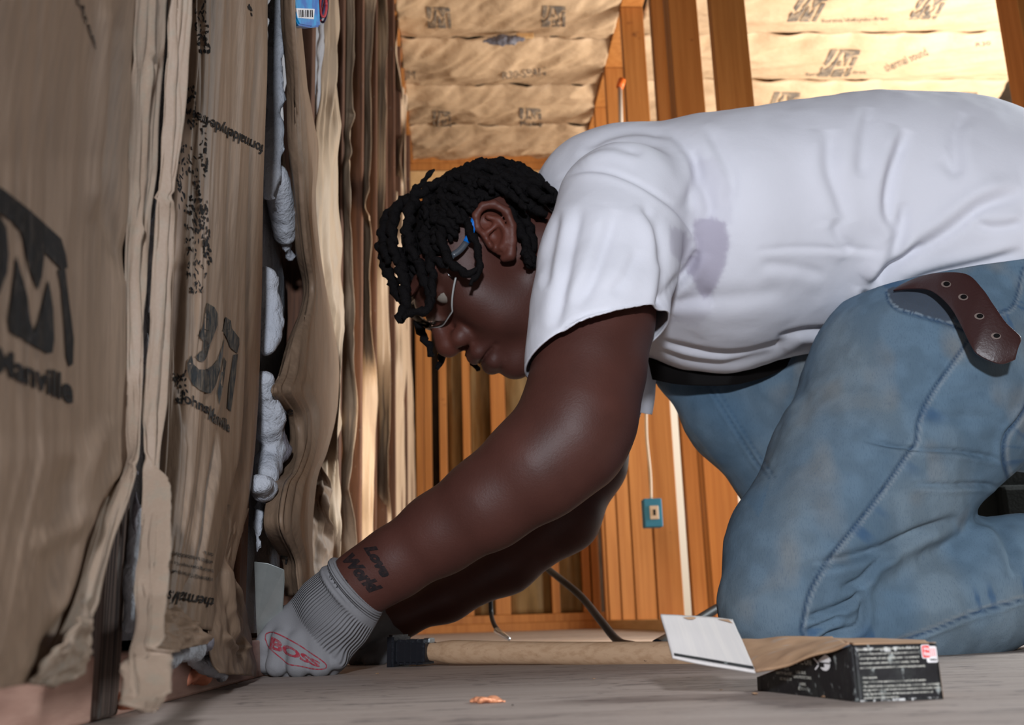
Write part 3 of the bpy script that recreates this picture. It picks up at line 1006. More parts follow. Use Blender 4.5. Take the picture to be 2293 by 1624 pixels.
logo = []
poly_print('logo_print', [
    [(-60, 392), (0, 423), (60, 470), (132, 535), (142, 570), (146, 600), (132, 604), (94, 565), (88, 620), (78, 651), (62, 610), (42, 520), (14, 492), (-60, 440)],
    [(-60, 470), (-10, 480), (8, 510), (13, 570), (10, 610), (-10, 660), (-60, 700)],
    [(30, 572), (42, 615), (56, 665), (62, 720), (70, 745), (80, 720), (103, 627), (113, 690), (116, 760), (112, 790), (100, 793), (60, 770), (16, 745), (12, 720), (20, 660), (26, 620)],
    [(124, 606), (140, 600), (150, 680), (160, 760), (158, 815), (150, 822), (143, 800), (138, 720), (132, 650)]], PB1, INK, b1)
lay('brand_print', text_bm('Johns', [(-180, 752), (-30, 826), (-30, 768), (-180, 690)], 0.03), PB1, INK, b1, 0.0012, 14)
lay('brand_print', text_bm('Manville', [(-12, 835), (158, 908), (158, 846), (-12, 776)], 0.03), PB1, INK, b1, 0.0012, 14)
lay('lettering_print', text_bm('formaldehyde-free', [(60, -250), (212, 125), (208, 80), (72, -290)], 0.012), PB1, INK, b1, 0.0012, 14)
poly_print('logo_print', [
    [(460, 678), (477, 688), (485, 703), (484, 728), (478, 745), (468, 770), (460, 800), (455, 808), (447, 811), (440, 808), (435, 800), (442, 791), (450, 785), (452, 765), (447, 758), (443, 752), (450, 735), (455, 710)],
    [(426, 796), (430, 816), (443, 828), (458, 828), (472, 820), (484, 806), (494, 780), (500, 752), (496, 790), (490, 830), (480, 862), (470, 880), (463, 882), (446, 875), (428, 862), (420, 840), (418, 815)],
    [(502, 710), (514, 718), (516, 735), (533, 757), (533, 772), (528, 792), (512, 778), (506, 760), (496, 742)],
    [(520, 795), (530, 793), (524, 850), (514, 922), (506, 915), (510, 860)],
    [(498, 800), (504, 810), (496, 870), (488, 908), (484, 880)]], PB2, INK_FADE, b2, 12)
lay('brand_print', text_bm('Johns', [(400, 905), (463, 935), (466, 905), (402, 872)], 0.02), PB2, INK, b2, 0.0012, 10)
lay('brand_print', text_bm('Manville', [(463, 940), (511, 970), (512, 945), (468, 908)], 0.02), PB2, INK_FADE, b2, 0.0012, 10)
lay('lettering_print', text_bm('formaldehyde-free', [(590, 318), (432, 238), (428, 272), (584, 348)], 0.02), PB2, INK, b2, 0.0012, 8)
for tx, y0, y1, h in (('WARNING! This facing will burn. Do not', 1303, 1277, 11), ('building code requires an approved', 1284, 1257, 10), ('within a reasonable time leave it', 1266, 1236, 10), ('on a', 1246, 1242, 7)):
    x0 = 340 if tx != 'on a' else 455
    lay('warning_print', text_bm(tx, [(474, y0 - h), (x0, y1 - h), (x0, y1), (474, y0)], 0.01), PB2, INK_FADE, b2, 0.0012, 10)
lay('lettering_print', text_bm('thermal/sound', [(478, 1340), (322, 1312), (316, 1348), (474, 1362)], 0.015, 0.15), PB2, INK, b2, 0.0012, 8)
# smeared print along the fold of the second batt
bm = bmesh.new()
r = random.Random(5)
for x, y0, y1, k, w in ((447, -10, 120, 26, 13), (425, 195, 290, 18, 12), (415, 320, 480, 40, 26), (430, 470, 660, 40, 20), (452, 290, 400, 16, 7), (455, 450, 590, 26, 8), (402, 830, 900, 16, 14), (557, 5, 34, 2, 3)):
    for _ in range(k * 2):
        cx, cy = x + r.uniform(-w, w), r.uniform(y0, y1)
        cx += (cy - y0) * 0.06
        a, l, t = r.uniform(.9, 2.0), r.uniform(3, 8), r.uniform(1.0, 2.6)
        pts = [(-l, -t * .4), (-l * .3, -t), (l * .6, -t * .7), (l, t * .2), (l * .2, t), (-l * .7, t * .6)]
        try:
            bm.faces.new([bm.verts.new((cx + math.cos(a) * p - math.sin(a) * q, cy + math.sin(a) * p + math.cos(a) * q, 0)) for p, q in pts])
        except ValueError:
            pass
o = lay('smeared_print', bm, PB2, INK, b2, 0.0010, 30)
tag(o, kind='stuff')

# ---- third batt: torn, white fiberglass showing
b3 = empty('insulation_batt', room(RX0, 1.25, 0.0))
tag(b3, 'torn kraft insulation batt spilling white fiberglass beside the second stud', 'insulation', 'kraft faced batts on the stud wall')
core_block(b3, 1.085, 1.40, off=-0.02)
Lr = [(634, -60), (632, 60), (640, 200), (640, 330), (650, 420), (662, 560), (676, 640), (668, 690), (640, 760), (618, 840), (600, 880), (640, 930), (648, 1000), (636, 1060), (612, 1090), (600, 1180), (640, 1250), (645, 1290), (650, 1335)]
f3 = sheet('kraft_facing', Lr, [(672, -60), (674, 64), (684, 183), (704, 317), (706, 367), (704, 450), (716, 560), (738, 690), (754, 800), (758, 860), (753, 930), (730, 1014), (712, 1060), (702, 1150), (700, 1250), (704, 1335)], [0.02, 0.012, 0.008, 0.01, 0.015, 0.02], [0.016, 0.012, 0.014, 0.018, 0.02],
           KRAFT, b3, 36, 190, bulge=lambda u, v: 0.02 * np.sin(math.pi * u), wr=(0.006, 5, 2.2), seed=61, fine=0.003)
PB3 = bvh_of(f3)
lay('lettering_print', text_bm('thape', [(590, 936), (656, 932), (656, 908), (590, 912)], 0.01), PB3, INK_FADE, b3, 0.0015, 8)
poly_print('logo_print', [[(622, 545), (632, 560), (637, 620), (634, 660), (622, 655), (618, 600)], [(660, 620), (672, 632), (668, 680), (655, 700), (654, 660)], [(560, 1140), (616, 1240), (646, 1244), (644, 1262), (616, 1258)]], PB3, INK_FADE, b3, 10, 0.0015)


def fluff(parent, spine, radii, off, seed, m=FIBER, k=0.8, name='fiberglass_tuft'):
    c = catmull(spine, 6 * len(spine))
    rr = np.interp(np.linspace(0, 1, len(c)), np.linspace(0, 1, len(radii)), radii)
    w = PWALL(c[:, 0], c[:, 1], off)
    R = rr * depth(w) / FPX
    st = np.concatenate([w, R[:, None]], 1)
    f = lambda p: chain(p, st[::3], k, 0.008) + 0.0045 * fbm(p * 36, seed, 2) + 0.0014 * fbm(p * 150, seed + 7, 2)
    pad = R.max() * 1.4 + 0.015
    V, F = sdf_mesh(f, w.min(0) - pad, w.max(0) + pad, 0.0042)
    return link(name, mesh(name, V, F), m, parent)


fluff(b3, [(622, -40), (614, 100), (612, 250), (606, 400), (602, 470)], [14, 22, 26, 22, 16], -0.006, 3, k=0.5)
fluff(b3, [(620, 400), (632, 480), (645, 560), (652, 590)], [26, 30, 18, 5], -0.002, 4)
fluff(b3, [(592, 590), (598, 650), (600, 720), (592, 800)], [8, 30, 36, 16], 0.0, 5)
fluff(b3, [(590, 850), (600, 930), (608, 1020), (588, 1090)], [20, 30, 32, 24], 0.004, 6)
fluff(b3, [(585, 1085), (610, 1110), (640, 1130), (662, 1155), (672, 1180)], [22, 24, 16, 17, 6], 0.014, 9)
fluff(b3, [(584, 1100), (578, 1180), (578, 1260)], [10, 8, 6], 0.0, 10)
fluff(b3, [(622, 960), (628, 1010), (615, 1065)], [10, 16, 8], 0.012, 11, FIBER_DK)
fluff(b2, [(340, 1472), (380, 1474), (425, 1456), (450, 1440)], [13, 18, 20, 12], 0.02, 12)
fluff(b2, [(432, 1478), (462, 1492), (492, 1508), (512, 1520)], [12, 12, 9, 4], 0.016, 13)
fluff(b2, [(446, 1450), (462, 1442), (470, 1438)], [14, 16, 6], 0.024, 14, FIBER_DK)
fluff(b2, [(352, 440), (338, 600), (328, 780), (322, 940)], [7, 13, 9, 6], 0.002, 15, FIBER, 0.6)
fluff(b2, [(312, 1050), (303, 1180), (293, 1300), (286, 1400), (281, 1470)], [4, 7, 8, 9, 7], 0.008, 16, FIBER)
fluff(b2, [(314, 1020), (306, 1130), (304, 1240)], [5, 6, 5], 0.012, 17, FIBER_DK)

# ---- the bays beyond: one batt each, seen edge on
ORD = ['fourth', 'fifth', 'sixth', 'seventh', 'eighth', 'ninth', 'tenth', 'eleventh']


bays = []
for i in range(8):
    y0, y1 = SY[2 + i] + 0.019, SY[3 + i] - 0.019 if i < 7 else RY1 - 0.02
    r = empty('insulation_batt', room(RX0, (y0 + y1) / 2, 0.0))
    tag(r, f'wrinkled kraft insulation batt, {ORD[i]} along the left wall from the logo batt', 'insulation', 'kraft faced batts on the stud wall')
    core_block(r, y0 + 0.02, y1 - 0.02, off=-0.05, m=GAP_SHADE)  # core coloured nearly black so the gaps between folds look shaded
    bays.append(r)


def fold(k, Lp, Rp, oL=-.03, oR=.012, seed=1, nu=18, wr=.006, u=1.6):
    """a loose fold of facing standing out beside a stud"""
    rr = random.Random(seed)
    rid = []
    for _ in range(3):
        f = rr.uniform(.15, .85)
        A, B = res(Lp, 8), res(Rp, 8)
        rid.append(([(A[n][0] * (1 - f) + B[n][0] * f + rr.uniform(-3, 3), (A[n][1] + B[n][1]) / 2) for n in range(8)], rr.uniform(2, 4), rr.choice((-1, 1)) * rr.uniform(.002, .005)))
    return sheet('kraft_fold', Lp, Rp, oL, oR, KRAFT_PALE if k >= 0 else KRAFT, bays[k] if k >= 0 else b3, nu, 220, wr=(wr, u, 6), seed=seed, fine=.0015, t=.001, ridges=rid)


fold(-1, [(640, 860), (668, 960), (690, 1080), (690, 1330)], [(705, 975), (721, 1039), (739, 1094), (734, 1135), (744, 1208), (742, 1262), (737, 1335)], -.005, .022, 71)
sheet('fiberglass_edge', [(702, 40), (703, 200), (705, 322)], [(728, 40), (724, 180), (708, 330)], -.02, -.02, FIBER, bays[0], 10, 60, wr=(.004, 2, 4), seed=72)
fold(0, [(726, -60), (722, 100), (714, 230), (703, 370), (700, 450), (708, 600), (730, 800), (745, 900), (720, 1010), (715, 1130), (730, 1260), (735, 1330)],
     [(760, -60), (762, 60), (757, 150), (756, 300), (757, 450), (760, 600), (764, 760), (761, 850), (756, 930), (752, 1000), (760, 1100), (758, 1200), (764, 1330)], -.012, .014, 73, 26, .008, 2.2)
fold(1, [(764, -60), (766, 100), (762, 300), (758, 450), (760, 600), (764, 760), (765, 900), (764, 980), (757, 1090), (757, 1200), (760, 1330)],
     [(799, -60), (793, 99), (788, 233), (791, 258), (783, 298), (786, 342), (778, 377), (778, 446), (783, 496), (788, 546), (793, 620), (795, 694), (788, 796), (798, 895), (798, 970), (779, 1084), (784, 1118), (794, 1208), (796, 1330)], -.02, .012, 74)
fold(3, [(806, -60), (803, 100), (802, 300), (800, 446), (804, 620), (806, 760), (803, 900), (800, 1000), (798, 1100), (800, 1330)],
     [(844, -60), (833, 99), (828, 198), (829, 298), (825, 377), (814, 461), (828, 506), (829, 595), (829, 695), (840, 821), (843, 920), (840, 1019), (837, 1118), (839, 1208), (838, 1330)], -.03, .010, 75)
fold(4, [(838, -60), (840, 99), (838, 300), (838, 500), (840, 650), (842, 800), (845, 1000), (843, 1330)],
     [(859, -60), (867, 99), (864, 223), (866, 397), (862, 496), (870, 620), (872, 695), (872, 821), (870, 970), (866, 1069), (877, 1168), (875, 1330)], -.03, .010, 76)
fold(6, [(870, -60), (878, 60), (884, 140), (886, 300), (884, 420), (878, 600), (880, 760), (878, 1000), (880, 1330)],
     [(902, -60), (893, 60), (888, 120), (901, 208), (906, 263), (897, 347), (903, 417), (899, 520), (902, 645), (900, 796), (905, 970), (908, 1118), (908, 1330)], -.025, .008, 77)
fold(7, [(896, 60), (900, 300), (900, 520), (900, 796), (905, 1000), (905, 1330)],
     [(905, 100), (912, 208), (907, 350), (912, 500), (916, 645), (920, 796), (926, 970), (931, 1118), (930, 1330)], -.015, .006, 78)
# ------------------------------------------------------------------ sealant along the sill
def blob(name, rows, m, label, seed, cat='sealant', k=1.0, h=0.0022, amp=0.005):
    st = ST(rows)
    f = lambda p: chain(p, st, k, 0.006) + amp * fbm(p * 110, seed, 2)
    pad = st[:, 3].max() + 0.01
    V, F = sdf_mesh(f, st[:, :3].min(0) - pad, st[:, :3].max(0) + pad, h)
    o = link(name, mesh(name, V, F), m)
    return tag(o, label, cat, 'orange sealant blobs on the sill')


blob('sealant_blob', [(192, 1530, 12, .655), (196, 1552, 20, .655), (188, 1580, 14, .655)], FOAM, 'ragged orange sealant blob at the left foot of the weathered stud', 1)
blob('sealant_blob', [(268, 1556, 12, .66), (276, 1572, 11, .66), (292, 1578, 8, .66)], FOAM, 'small orange sealant blob between the stud foot and paper flange', 2)
blob('sealant_blob', [(420, 1522, 12, .84), (445, 1505, 20, .86), (470, 1505, 11, .88)], FOAM, 'wide orange sealant smear under the torn second batt', 3)
# ------------------------------------------------------------------ things tucked in the wall
yp = lambda x: 1.015 + (x - 654) * .0016
pk = empty('blue_packet', P(690, 30, 1.07)); tag(pk, 'blue plastic packet with white barcode label tucked high in the wall', 'packet')
def slab_px(name, pts, Y, th, m, parent, smooth=False):
    """a flat-sided piece: outline at its place, with thickness going back"""
    Ys = np.broadcast_to(np.asarray(Y, float), (len(pts),))
    A = np.array([P(x, y, yy) for (x, y), yy in zip(pts, Ys)])
    nrm = np.cross(A[1] - A[0], A[2] - A[0]); nrm /= np.linalg.norm(nrm)
    if nrm @ (CAM - A[0]) < 0: nrm = -nrm
    B = A - nrm * th
    n = len(pts)
    F = [tuple(range(n)), tuple(range(2 * n - 1, n - 1, -1))] + [(i, i + n, (i + 1) % n + n, (i + 1) % n) for i in range(n)]
    bm = bmesh.new()
    vs = [bm.verts.new(v) for v in np.vstack([A, B])]
    for f in F: bm.faces.new([vs[i] for i in f])
    bmesh.ops.recalc_face_normals(bm, faces=bm.faces[:])
    bmesh.ops.bevel(bm, geom=bm.edges[:], offset=min(th * .2, 0.002), segments=2, affect='EDGES')
    return from_bm(name, bm, m, parent, smooth)


slab_px('pouch', [(654, -60), (712, -60), (718, 60), (700, 62), (672, 57), (664, 40)], [yp(x) for x in (654, 712, 718, 700, 672, 664)], 0.012, BLUE_BAG, pk)
slab_px('label', [(663, 18), (705, 20), (703, 43), (668, 40)], [yp(x) - .002 for x in (663, 705, 703, 668)], 0.0016, LABEL_W, pk)
for k in range(9):
    x = 669 + k * 3.6
    slab_px('barcode_bar', [(x, 22), (x + 1.2 + (k % 3) * .7, 22), (x + 1.6 + (k % 3) * .7, 38), (x + .6, 38)], yp(x) - .0028, 0.0005, INK, pk)
wc = empty('wire_coil', P(726, 20, 1.16)); tag(wc, 'small coil of red and dark wire hanging beside the blue packet', 'wire')
for k, m in enumerate((WIRE_RED, WIRE_BLUE, WIRE_RED, WIRE_BLUE)):
    t = np.linspace(0, 2 * math.pi, 30)
    tube('strand', P(724 + (9 + k) * np.cos(t + k) * .8, 12 + (26 + 4 * k) * np.sin(t), 1.15 + .006 * k + 0 * t), 0.0015, m, wc, sides=6)
sd = empty('plastic_strip', P(690, 200, 1.5)); tag(sd, 'orange and red plastic strip showing through the paper below the packet', 'strip')
slab_px('orange_length', [(688, 130), (702, 128), (702, 240), (686, 240), (683, 190)], 1.5, 0.012, ORANGE_PL, sd)
slab_px('red_tip', [(688, 240), (701, 240), (699, 272), (692, 268)], 1.5, 0.012, WIRE_RED, sd)
# ------------------------------------------------------------------ the person
person = empty('person', PZ(1900, 1480))
tag(person, 'person in white t-shirt and washed jeans kneeling and reaching down to the floor', 'person')
Rt, Uc, Bk = RC[:, 0], RC[:, 1], RC[:, 2]            # right, up, back of the view in which the pose was read
HC = P(1089, 574, 1.315)
HS = 1.085
fw = -0.616 * Rt - 0.788 * Uc
hu = -0.788 * Rt + 0.616 * Uc
yaw = math.radians(14)
hf = math.cos(yaw) * fw + math.sin(yaw) * Bk
hl = math.cos(yaw) * Bk - math.sin(yaw) * fw          # the head's left, towards us
HM = np.stack([hf, hu, hl])


def hw(a):                                            # head local (front, up, left) -> world
    return HC + HS * np.asarray(a, float) @ HM


def hl_(p):
    return (p - HC) @ HM.T / HS


def head_sdf(p):
    q = hl_(p)
    ch = lambda rows, sm=0.004: chain(q, rows, 1, sm)
    d = ellip(q, (-.008, .031, 0), (.095, .067, .072))
    d = smin(d, ellip(q, (.040, -.005, 0), (.058, .075, .066)), .02)
    d = smin(d, ellip(q, (.040, -.060, 0), (.056, .050, .050)), .025)
    for s in (1, -1):
        d = smin(d, ch([(-.002, -.060, s * .050, .018), (.04, -.092, s * .034, .018), (.078, -.108, 0, .018)]), .022)
        d = smin(d, ellip(q, (.062, -.022, s * .042), (.026, .022, .022)), .02)
        d = smin(d, ellip(q, (.050, -.055, s * .042), (.035, .035, .022)), .02)
    d = smin(d, ball(q, (.086, -.108, 0), .017), .018)
    d = smin(d, ch([(.074, .036, .052, .012), (.094, .036, .022, .013), (.097, .032, 0, .012), (.094, .036, -.022, .013), (.074, .036, -.052, .012)]), .012)
    for s in (1, -1):
        d = smax(d, -ball(q, (.105, .012, s * .034), .019), .014)
        d = smin(d, ball(q, (.079, .012, s * .033), .0135), .003)
    d = smin(d, ch([(.092, .022, 0, .009), (.106, -.004, 0, .010), (.120, -.030, 0, .013)]), .012)
    d = smin(d, ball(q, (.119, -.034, 0), .0145), .008)
    for s in (1, -1):
        d = smin(d, ellip(q, (.104, -.039, s * .0165), (.0155, .0125, .0105)), .006)
        d = smax(d, -ellip(q, (.110, -.049, s * .009), (.008, .006, .0045)), .003)
    d = smin(d, ellip(q, (.072, -.070, 0), (.034, .030, .036)), .016)
    d = smin(d, ch([(.090, -.074, .027, .005), (.105, -.067, .012, .0108), (.109, -.0665, 0, .0108), (.105, -.067, -.012, .0108), (.090, -.074, -.027, .005)]), .005)
    d = smin(d, ch([(.088, -.079, .025, .005), (.102, -.088, .012, .0115), (.105, -.089, 0, .012), (.102, -.088, -.012, .0115), (.088, -.079, -.025, .005)]), .005)
    d = smax(d, -ch([(.090, -.077, .032, .0016), (.108, -.0765, .014, .0018), (.114, -.0765, 0, .0018), (.108, -.0765, -.014, .0018), (.090, -.077, -.032, .0016)], 0), .004)
    # ears
    for s in (1, -1):
        ct, st_ = math.cos(math.radians(24)), math.sin(math.radians(24))
        q0 = q
        q = np.stack([-.006 + ct * (q0[:, 0] + .006) + st_ * (q0[:, 1] - .002), .002 - st_ * (q0[:, 0] + .006) + ct * (q0[:, 1] - .002), q0[:, 2]], -1)
        ch = lambda rows, sm=0.004, q=q: chain(q, rows, 1, sm)
        e = ellip(q, (-.006, .002, s * .0745), (.019, .030, .0075))
        d = smin(d, e, .004)
        d = smax(d, -ellip(q, (.001, .000, s * .086), (.010, .013, .011)), .004)
        d = smax(d, -ellip(q, (.000, .019, s * .086), (.009, .008, .009)), .004)
        hx = [(.009, .002, .080), (.013, .016, .083), (.008, .029, .085), (-.004, .035, .087), (-.017, .031, .089), (-.026, .016, .090), (-.024, -.002, .088), (-.016, -.018, .085), (-.007, -.030, .080), (.001, -.030, .077)]
        rr = [.0035, .0042, .0045, .0048, .005, .005, .0048, .005, .0068, .005]
        d = smin(d, ch([(a, b, s * c, r) for (a, b, c), r in zip(hx, rr)]), .0025)
        d = smin(d, ch([(-.004, .022, s * .083, .0035), (-.014, .012, s * .085, .004), (-.015, -.003, s * .085, .004), (-.009, -.015, s * .083, .0045), (-.001, -.018, s * .081, .004)]), .003)
        d = smin(d, ch([(.008, .005, s * .079, .004), (-.008, .008, s * .084, .003)]), .002)
        d = smin(d, ellip(q, (.009, -.008, s * .080), (.004, .007, .005)), .003)
        q = q0
    return d * HS


# limbs, read joint by joint: (px, py, radius px, metres into the room)
ARM_N = ST([(1395, 470, 112, 1.18), (1365, 600, 116, 1.15), (1338, 720, 119, 1.125), (1318, 830, 120, 1.11), (1296, 930, 124, 1.095), (1275, 985, 119, 1.09), (1200, 1046, 114, 1.09),
            (1092, 1126, 98, 1.10), (985, 1194, 85, 1.115), (880, 1262, 73, 1.125), (810, 1306, 66, 1.13), (770, 1345, 62, 1.135)])
ARM_F = ST([(1400, 600, 85, 1.50), (1378, 760, 76, 1.50), (1362, 900, 70, 1.49), (1328, 1040, 70, 1.48), (1266, 1160, 72, 1.46), (1135, 1264, 60, 1.44), (1000, 1338, 49, 1.42), (895, 1385, 40, 1.41), (840, 1425, 40, 1.41)])
PALM = ST([(808, 1306, 66, 1.13), (748, 1372, 84, 1.135), (700, 1430, 92, 1.14), (684, 1455, 86, 1.145)])
DIG = [  # four fingers, knuckle to curled tip, then the thumb
    ST([(632, 1432, 26, 1.125), (620, 1490, 24, 1.125), (634, 1492, 21, 1.165), (640, 1468, 19, 1.175)]),
    ST([(668, 1440, 28, 1.12), (668, 1492, 24.5, 1.118), (676, 1494, 21, 1.16), (680, 1466, 19, 1.175)]),
    ST([(710, 1445, 28, 1.12), (717, 1491, 24.5, 1.12), (722, 1492, 21, 1.16), (724, 1466, 19, 1.175)]),
    ST([(748, 1438, 25, 1.125), (757, 1476, 21, 1.125), (758, 1480, 18, 1.16), (752, 1460, 17, 1.172)]),
    ST([(640, 1390, 34, 1.15), (600, 1440, 26, 1.14), (592, 1482, 23, 1.145), (600, 1494, 19, 1.155)])]
HAND_F = [ST([(895, 1385, 42, 1.41), (850, 1415, 50, 1.41), (832, 1432, 46, 1.41)]),
          ST([(845, 1440, 22, 1.40), (830, 1468, 18, 1.395), (800, 1472, 16, 1.39)]), ST([(825, 1430, 22, 1.41), (808, 1462, 18, 1.40), (790, 1474, 15, 1.40)]),
          ST([(862, 1440, 20, 1.39), (852, 1470, 17, 1.385), (828, 1480, 15, 1.38)]), ST([(876, 1425, 18, 1.39), (872, 1455, 15, 1.385), (855, 1474, 13, 1.38)]),
          ST([(850, 1405, 22, 1.38), (822, 1422, 17, 1.37), (806, 1440, 15, 1.37)])]
SKIRT = ST([(2010, 560, 130, 1.26), (2150, 520, 185, 1.255), (2330, 545, 205, 1.255), (2460, 600, 205, 1.26)])
TORSO = ST([(1335, 455, 142, 1.36), (1420, 510, 220, 1.37), (1600, 552, 272, 1.37), (1800, 515, 260, 1.37), (1950, 482, 246, 1.37), (2100, 497, 250, 1.37), (2293, 582, 262, 1.37), (2460, 670, 240, 1.37)])


def hand_n(p, o=0.0):
    out = np.linalg.norm(p - PALM[2, :3], axis=1) - .085
    m = out < .05
    if m.any():
        q = p[m]
        d = chain(q, PALM, 0.52, 0.01)
        for f in DIG:
            d = smin(d, chain(q, f, 1, 0.004), 0.005)
        out[m] = d
    return out - o


def hand_f(p, o=0.0):
    out = np.linalg.norm(p - HAND_F[0][2, :3], axis=1) - .075
    m = out < .05
    if m.any():
        q = p[m]
        d = chain(q, HAND_F[0], 0.7, 0.01)
        for f in HAND_F[1:]:
            d = smin(d, chain(q, f, 1, 0.004), 0.005)
        out[m] = d
    return out - o


def body_sdf(p):
    d = np.linalg.norm(p - hw((.02, 0, 0)), axis=1) - .165
    m = d < .05
    if m.any():
        d[m] = head_sdf(p[m])
    nk = np.array([(*hw((-.03, -.02, 0)), .062), (*hw((-.075, -.085, 0)), .063), (*P(1400, 500, 1.36), .085)])
    d = smin(d, chain(p, nk, 1, .02), .022)
    t = TORSO[1:5].copy(); t[:, 3] -= 0.034
    d = smin(d, chain(p, t, 1.25, .03), .03)
    a = smin(chain(p, ARM_N, 1, .02), hand_n(p, -0.0028), .006)
    b = smin(chain(p, ARM_F, 1, .02), hand_f(p, -0.0028), .006)
    return smin(smin(d, a, .02), b, .02)


V, F = sdf_mesh(body_sdf, (-.32, .96, -.012), (.42, 1.64, .78), 0.0030)
V = smooth_mesh(V, F, 1, .4)
q = hl_(V)
sk = np.tile(np.array((0.076, 0.0265, 0.0195)), (len(V), 1))
nz = fbm(V * 30, 4, 3)[:, None]
sk *= 1 + 0.12 * nz
lip = np.exp(-(((q[:, 1] + .077) / .013) ** 2 + (q[:, 2] / .028) ** 2)) * (q[:, 0] > .085)
sk = sk * (1 - .45 * lip[:, None]) + np.array((0.045, 0.018, 0.017)) * (.45 * lip[:, None])
ear = np.exp(-(((q[:, 0] + .005) / .026) ** 2 + ((q[:, 1] - .003) / .036) ** 2)) * (np.abs(q[:, 2]) > .074)
nose = np.exp(-(np.linalg.norm(q - (.115, -.036, 0), axis=1) / .028) ** 2)
sk = sk * (1 + np.clip(ear + .8 * nose, 0, 1)[:, None] * np.array((.75, .45, .25)))
beard = np.clip(1 - np.abs(q[:, 1] + .1) / .03, 0, 1) * (q[:, 0] > .03) * (np.abs(q[:, 2]) < .06)
me = mesh('body', V, F)
paint(me, np.clip(sk, 0, 1))
body = link('body', me, SKIN, person)
BB = bvh_np(V, F)
for tx, qd in (('Love', [(838, 1216), (880, 1284), (856, 1296), (814, 1228)]), ('World', [(790, 1238), (858, 1316), (832, 1334), (766, 1256)])):
    lay('forearm_tattoo', text_bm(tx, [qd[3], qd[2], qd[1], qd[0]], 0.07, 0.3), BB, TATTOO, person, 0.0007, 6)
lay('forearm_tattoo', poly_bm([[(766, 1293), (778, 1300), (782, 1312), (772, 1306)]]), BB, TATTOO, person, 0.0007, 6)
for s in (1, -1):
    e = empty_m = bmesh.new()
    bmesh.ops.create_uvsphere(empty_m, u_segments=20, v_segments=12, radius=0.0125 * HS)
    bmesh.ops.translate(empty_m, vec=hw((.0797, .008, s * .0335)), verts=empty_m.verts)
    from_bm('eye', empty_m, EYE_W, person, True)

# ------------------------------------------------------------------ hair: scalp cap and twisted locks
def cap_sdf(p):
    q = hl_(p)
    d = ellip(q, (-.010, .031, 0), (.100, .071, .077))
    line = (q[:, 1] - (.041 + .25 * np.clip(q[:, 0], 0, 1) - .5 * np.clip(-q[:, 0] - .02, 0, .2)))
    return smax(d, -line * .9, .006) * HS + .0015 * vnoise(p * 220, 3)


Vc, Fc = sdf_mesh(cap_sdf, hw((0, .04, 0)) - .17, hw((0, .04, 0)) + .17, 0.004)
hair = link('hair', mesh('hair', Vc, Fc), HAIR, person)
r = random.Random(11)


def lock(path, r0=.0058, r1=.0035, ph=0.0):
    path = np.asarray(path)
    n = max(14, int(np.linalg.norm(np.diff(path, axis=0), axis=1).sum() / .0028))
    c = catmull(path, n)
    t = np.linspace(0, 1, n)
    rad = (r0 + (r1 - r0) * t ** 1.6) * np.where(t > .95, .7, 1) * (1 + .08 * np.sin(t * 40 + ph))
    c = c + .0016 * np.stack([np.sin(t * 23 + ph), np.cos(t * 19 + ph), np.sin(t * 29 - ph)], -1)
    Vt, Ft = tube_mesh(c, rad, 8, 420, .22, ph)
    return link('dreadlock', mesh('dreadlock', Vt, Ft), HAIR, hair)


ERX = np.array((.101, .071, .079)); EC = np.array((-.010, .031, 0))
gdir = np.array((0, 0, -1.0)) @ HM.T
for k in range(150):
    th = r.uniform(0, 2 * math.pi)
    el = math.asin(r.uniform(-.1, 1))
    x = np.array((math.cos(el) * math.cos(th), math.sin(el), math.cos(el) * math.sin(th)))
    p = EC + ERX * x
    if p[1] < .038 + .25 * max(p[0], 0) - .5 * max(-p[0] - .02, 0):
        continue
    front = p[0] > .03
    L = r.uniform(.06, .10) if not front else r.uniform(.055, .085)
    comb = np.array((.9 if front else -.5, -.5, (1 if p[2] > 0 else -1) * r.uniform(.3, 1.0))) + np.array([r.uniform(-.5, .5) for _ in range(3)])
    path = [p]
    d = comb / np.linalg.norm(comb)
    for s in range(9):
        d = d + .22 * gdir + np.array([r.uniform(-.22, .22) for _ in range(3)])
        d /= np.linalg.norm(d)
        x2 = path[-1] + d * L / 9
        e = (x2 - EC) / (ERX * 1.02)
        l = np.linalg.norm(e)
        if l < 1:
            x2 = EC + (x2 - EC) / l
        elif l > 1.07 and not (x2[1] < .02):
            x2 = EC + (x2 - EC) / l * 1.07
        # keep the face and the ear clear
        if x2[1] < .035 and x2[0] > .0 and abs(x2[2]) > .0:
            break
        if x2[1] < .036 and -.04 < x2[0] < .015:
            break
        path.append(x2)
    if len(path) < 4:
        continue
    lock(hw(np.array(path)), ph=r.uniform(0, 6))


def lock_px(rows, r0=.0064, r1=.004):
    lock(np.array([P(x, y, Y) for x, y, Y in rows]), r0, r1, r.uniform(0, 6))


Yn = 1.225
lock_px([(1035, 455, 1.24), (1046, 500, 1.222), (1062, 540, 1.212), (1074, 578, 1.206), (1070, 606, 1.204), (1056, 640, 1.202)], .0062, .0034)
lock_px([(985, 480, 1.235), (988, 530, 1.222), (1000, 572, 1.214), (1022, 600, 1.208), (1048, 612, 1.204), (1068, 604, 1.203)], .0066, .005)
lock_px([(955, 500, 1.25), (962, 560, 1.235), (985, 590, 1.225), (1008, 592, 1.22)])
lock_px([(890, 560, 1.26), (902, 620, 1.25), (908, 670, 1.245), (900, 705, 1.245), (886, 722, 1.245)], .0085, .006)
lock_px([(915, 540, 1.25), (940, 600, 1.238), (958, 650, 1.23), (962, 690, 1.228), (930, 698, 1.225), (905, 712, 1.23)], .007, .005)
lock_px([(960, 560, 1.24), (968, 620, 1.228), (966, 660, 1.225), (960, 695, 1.225)], .0062, .004)
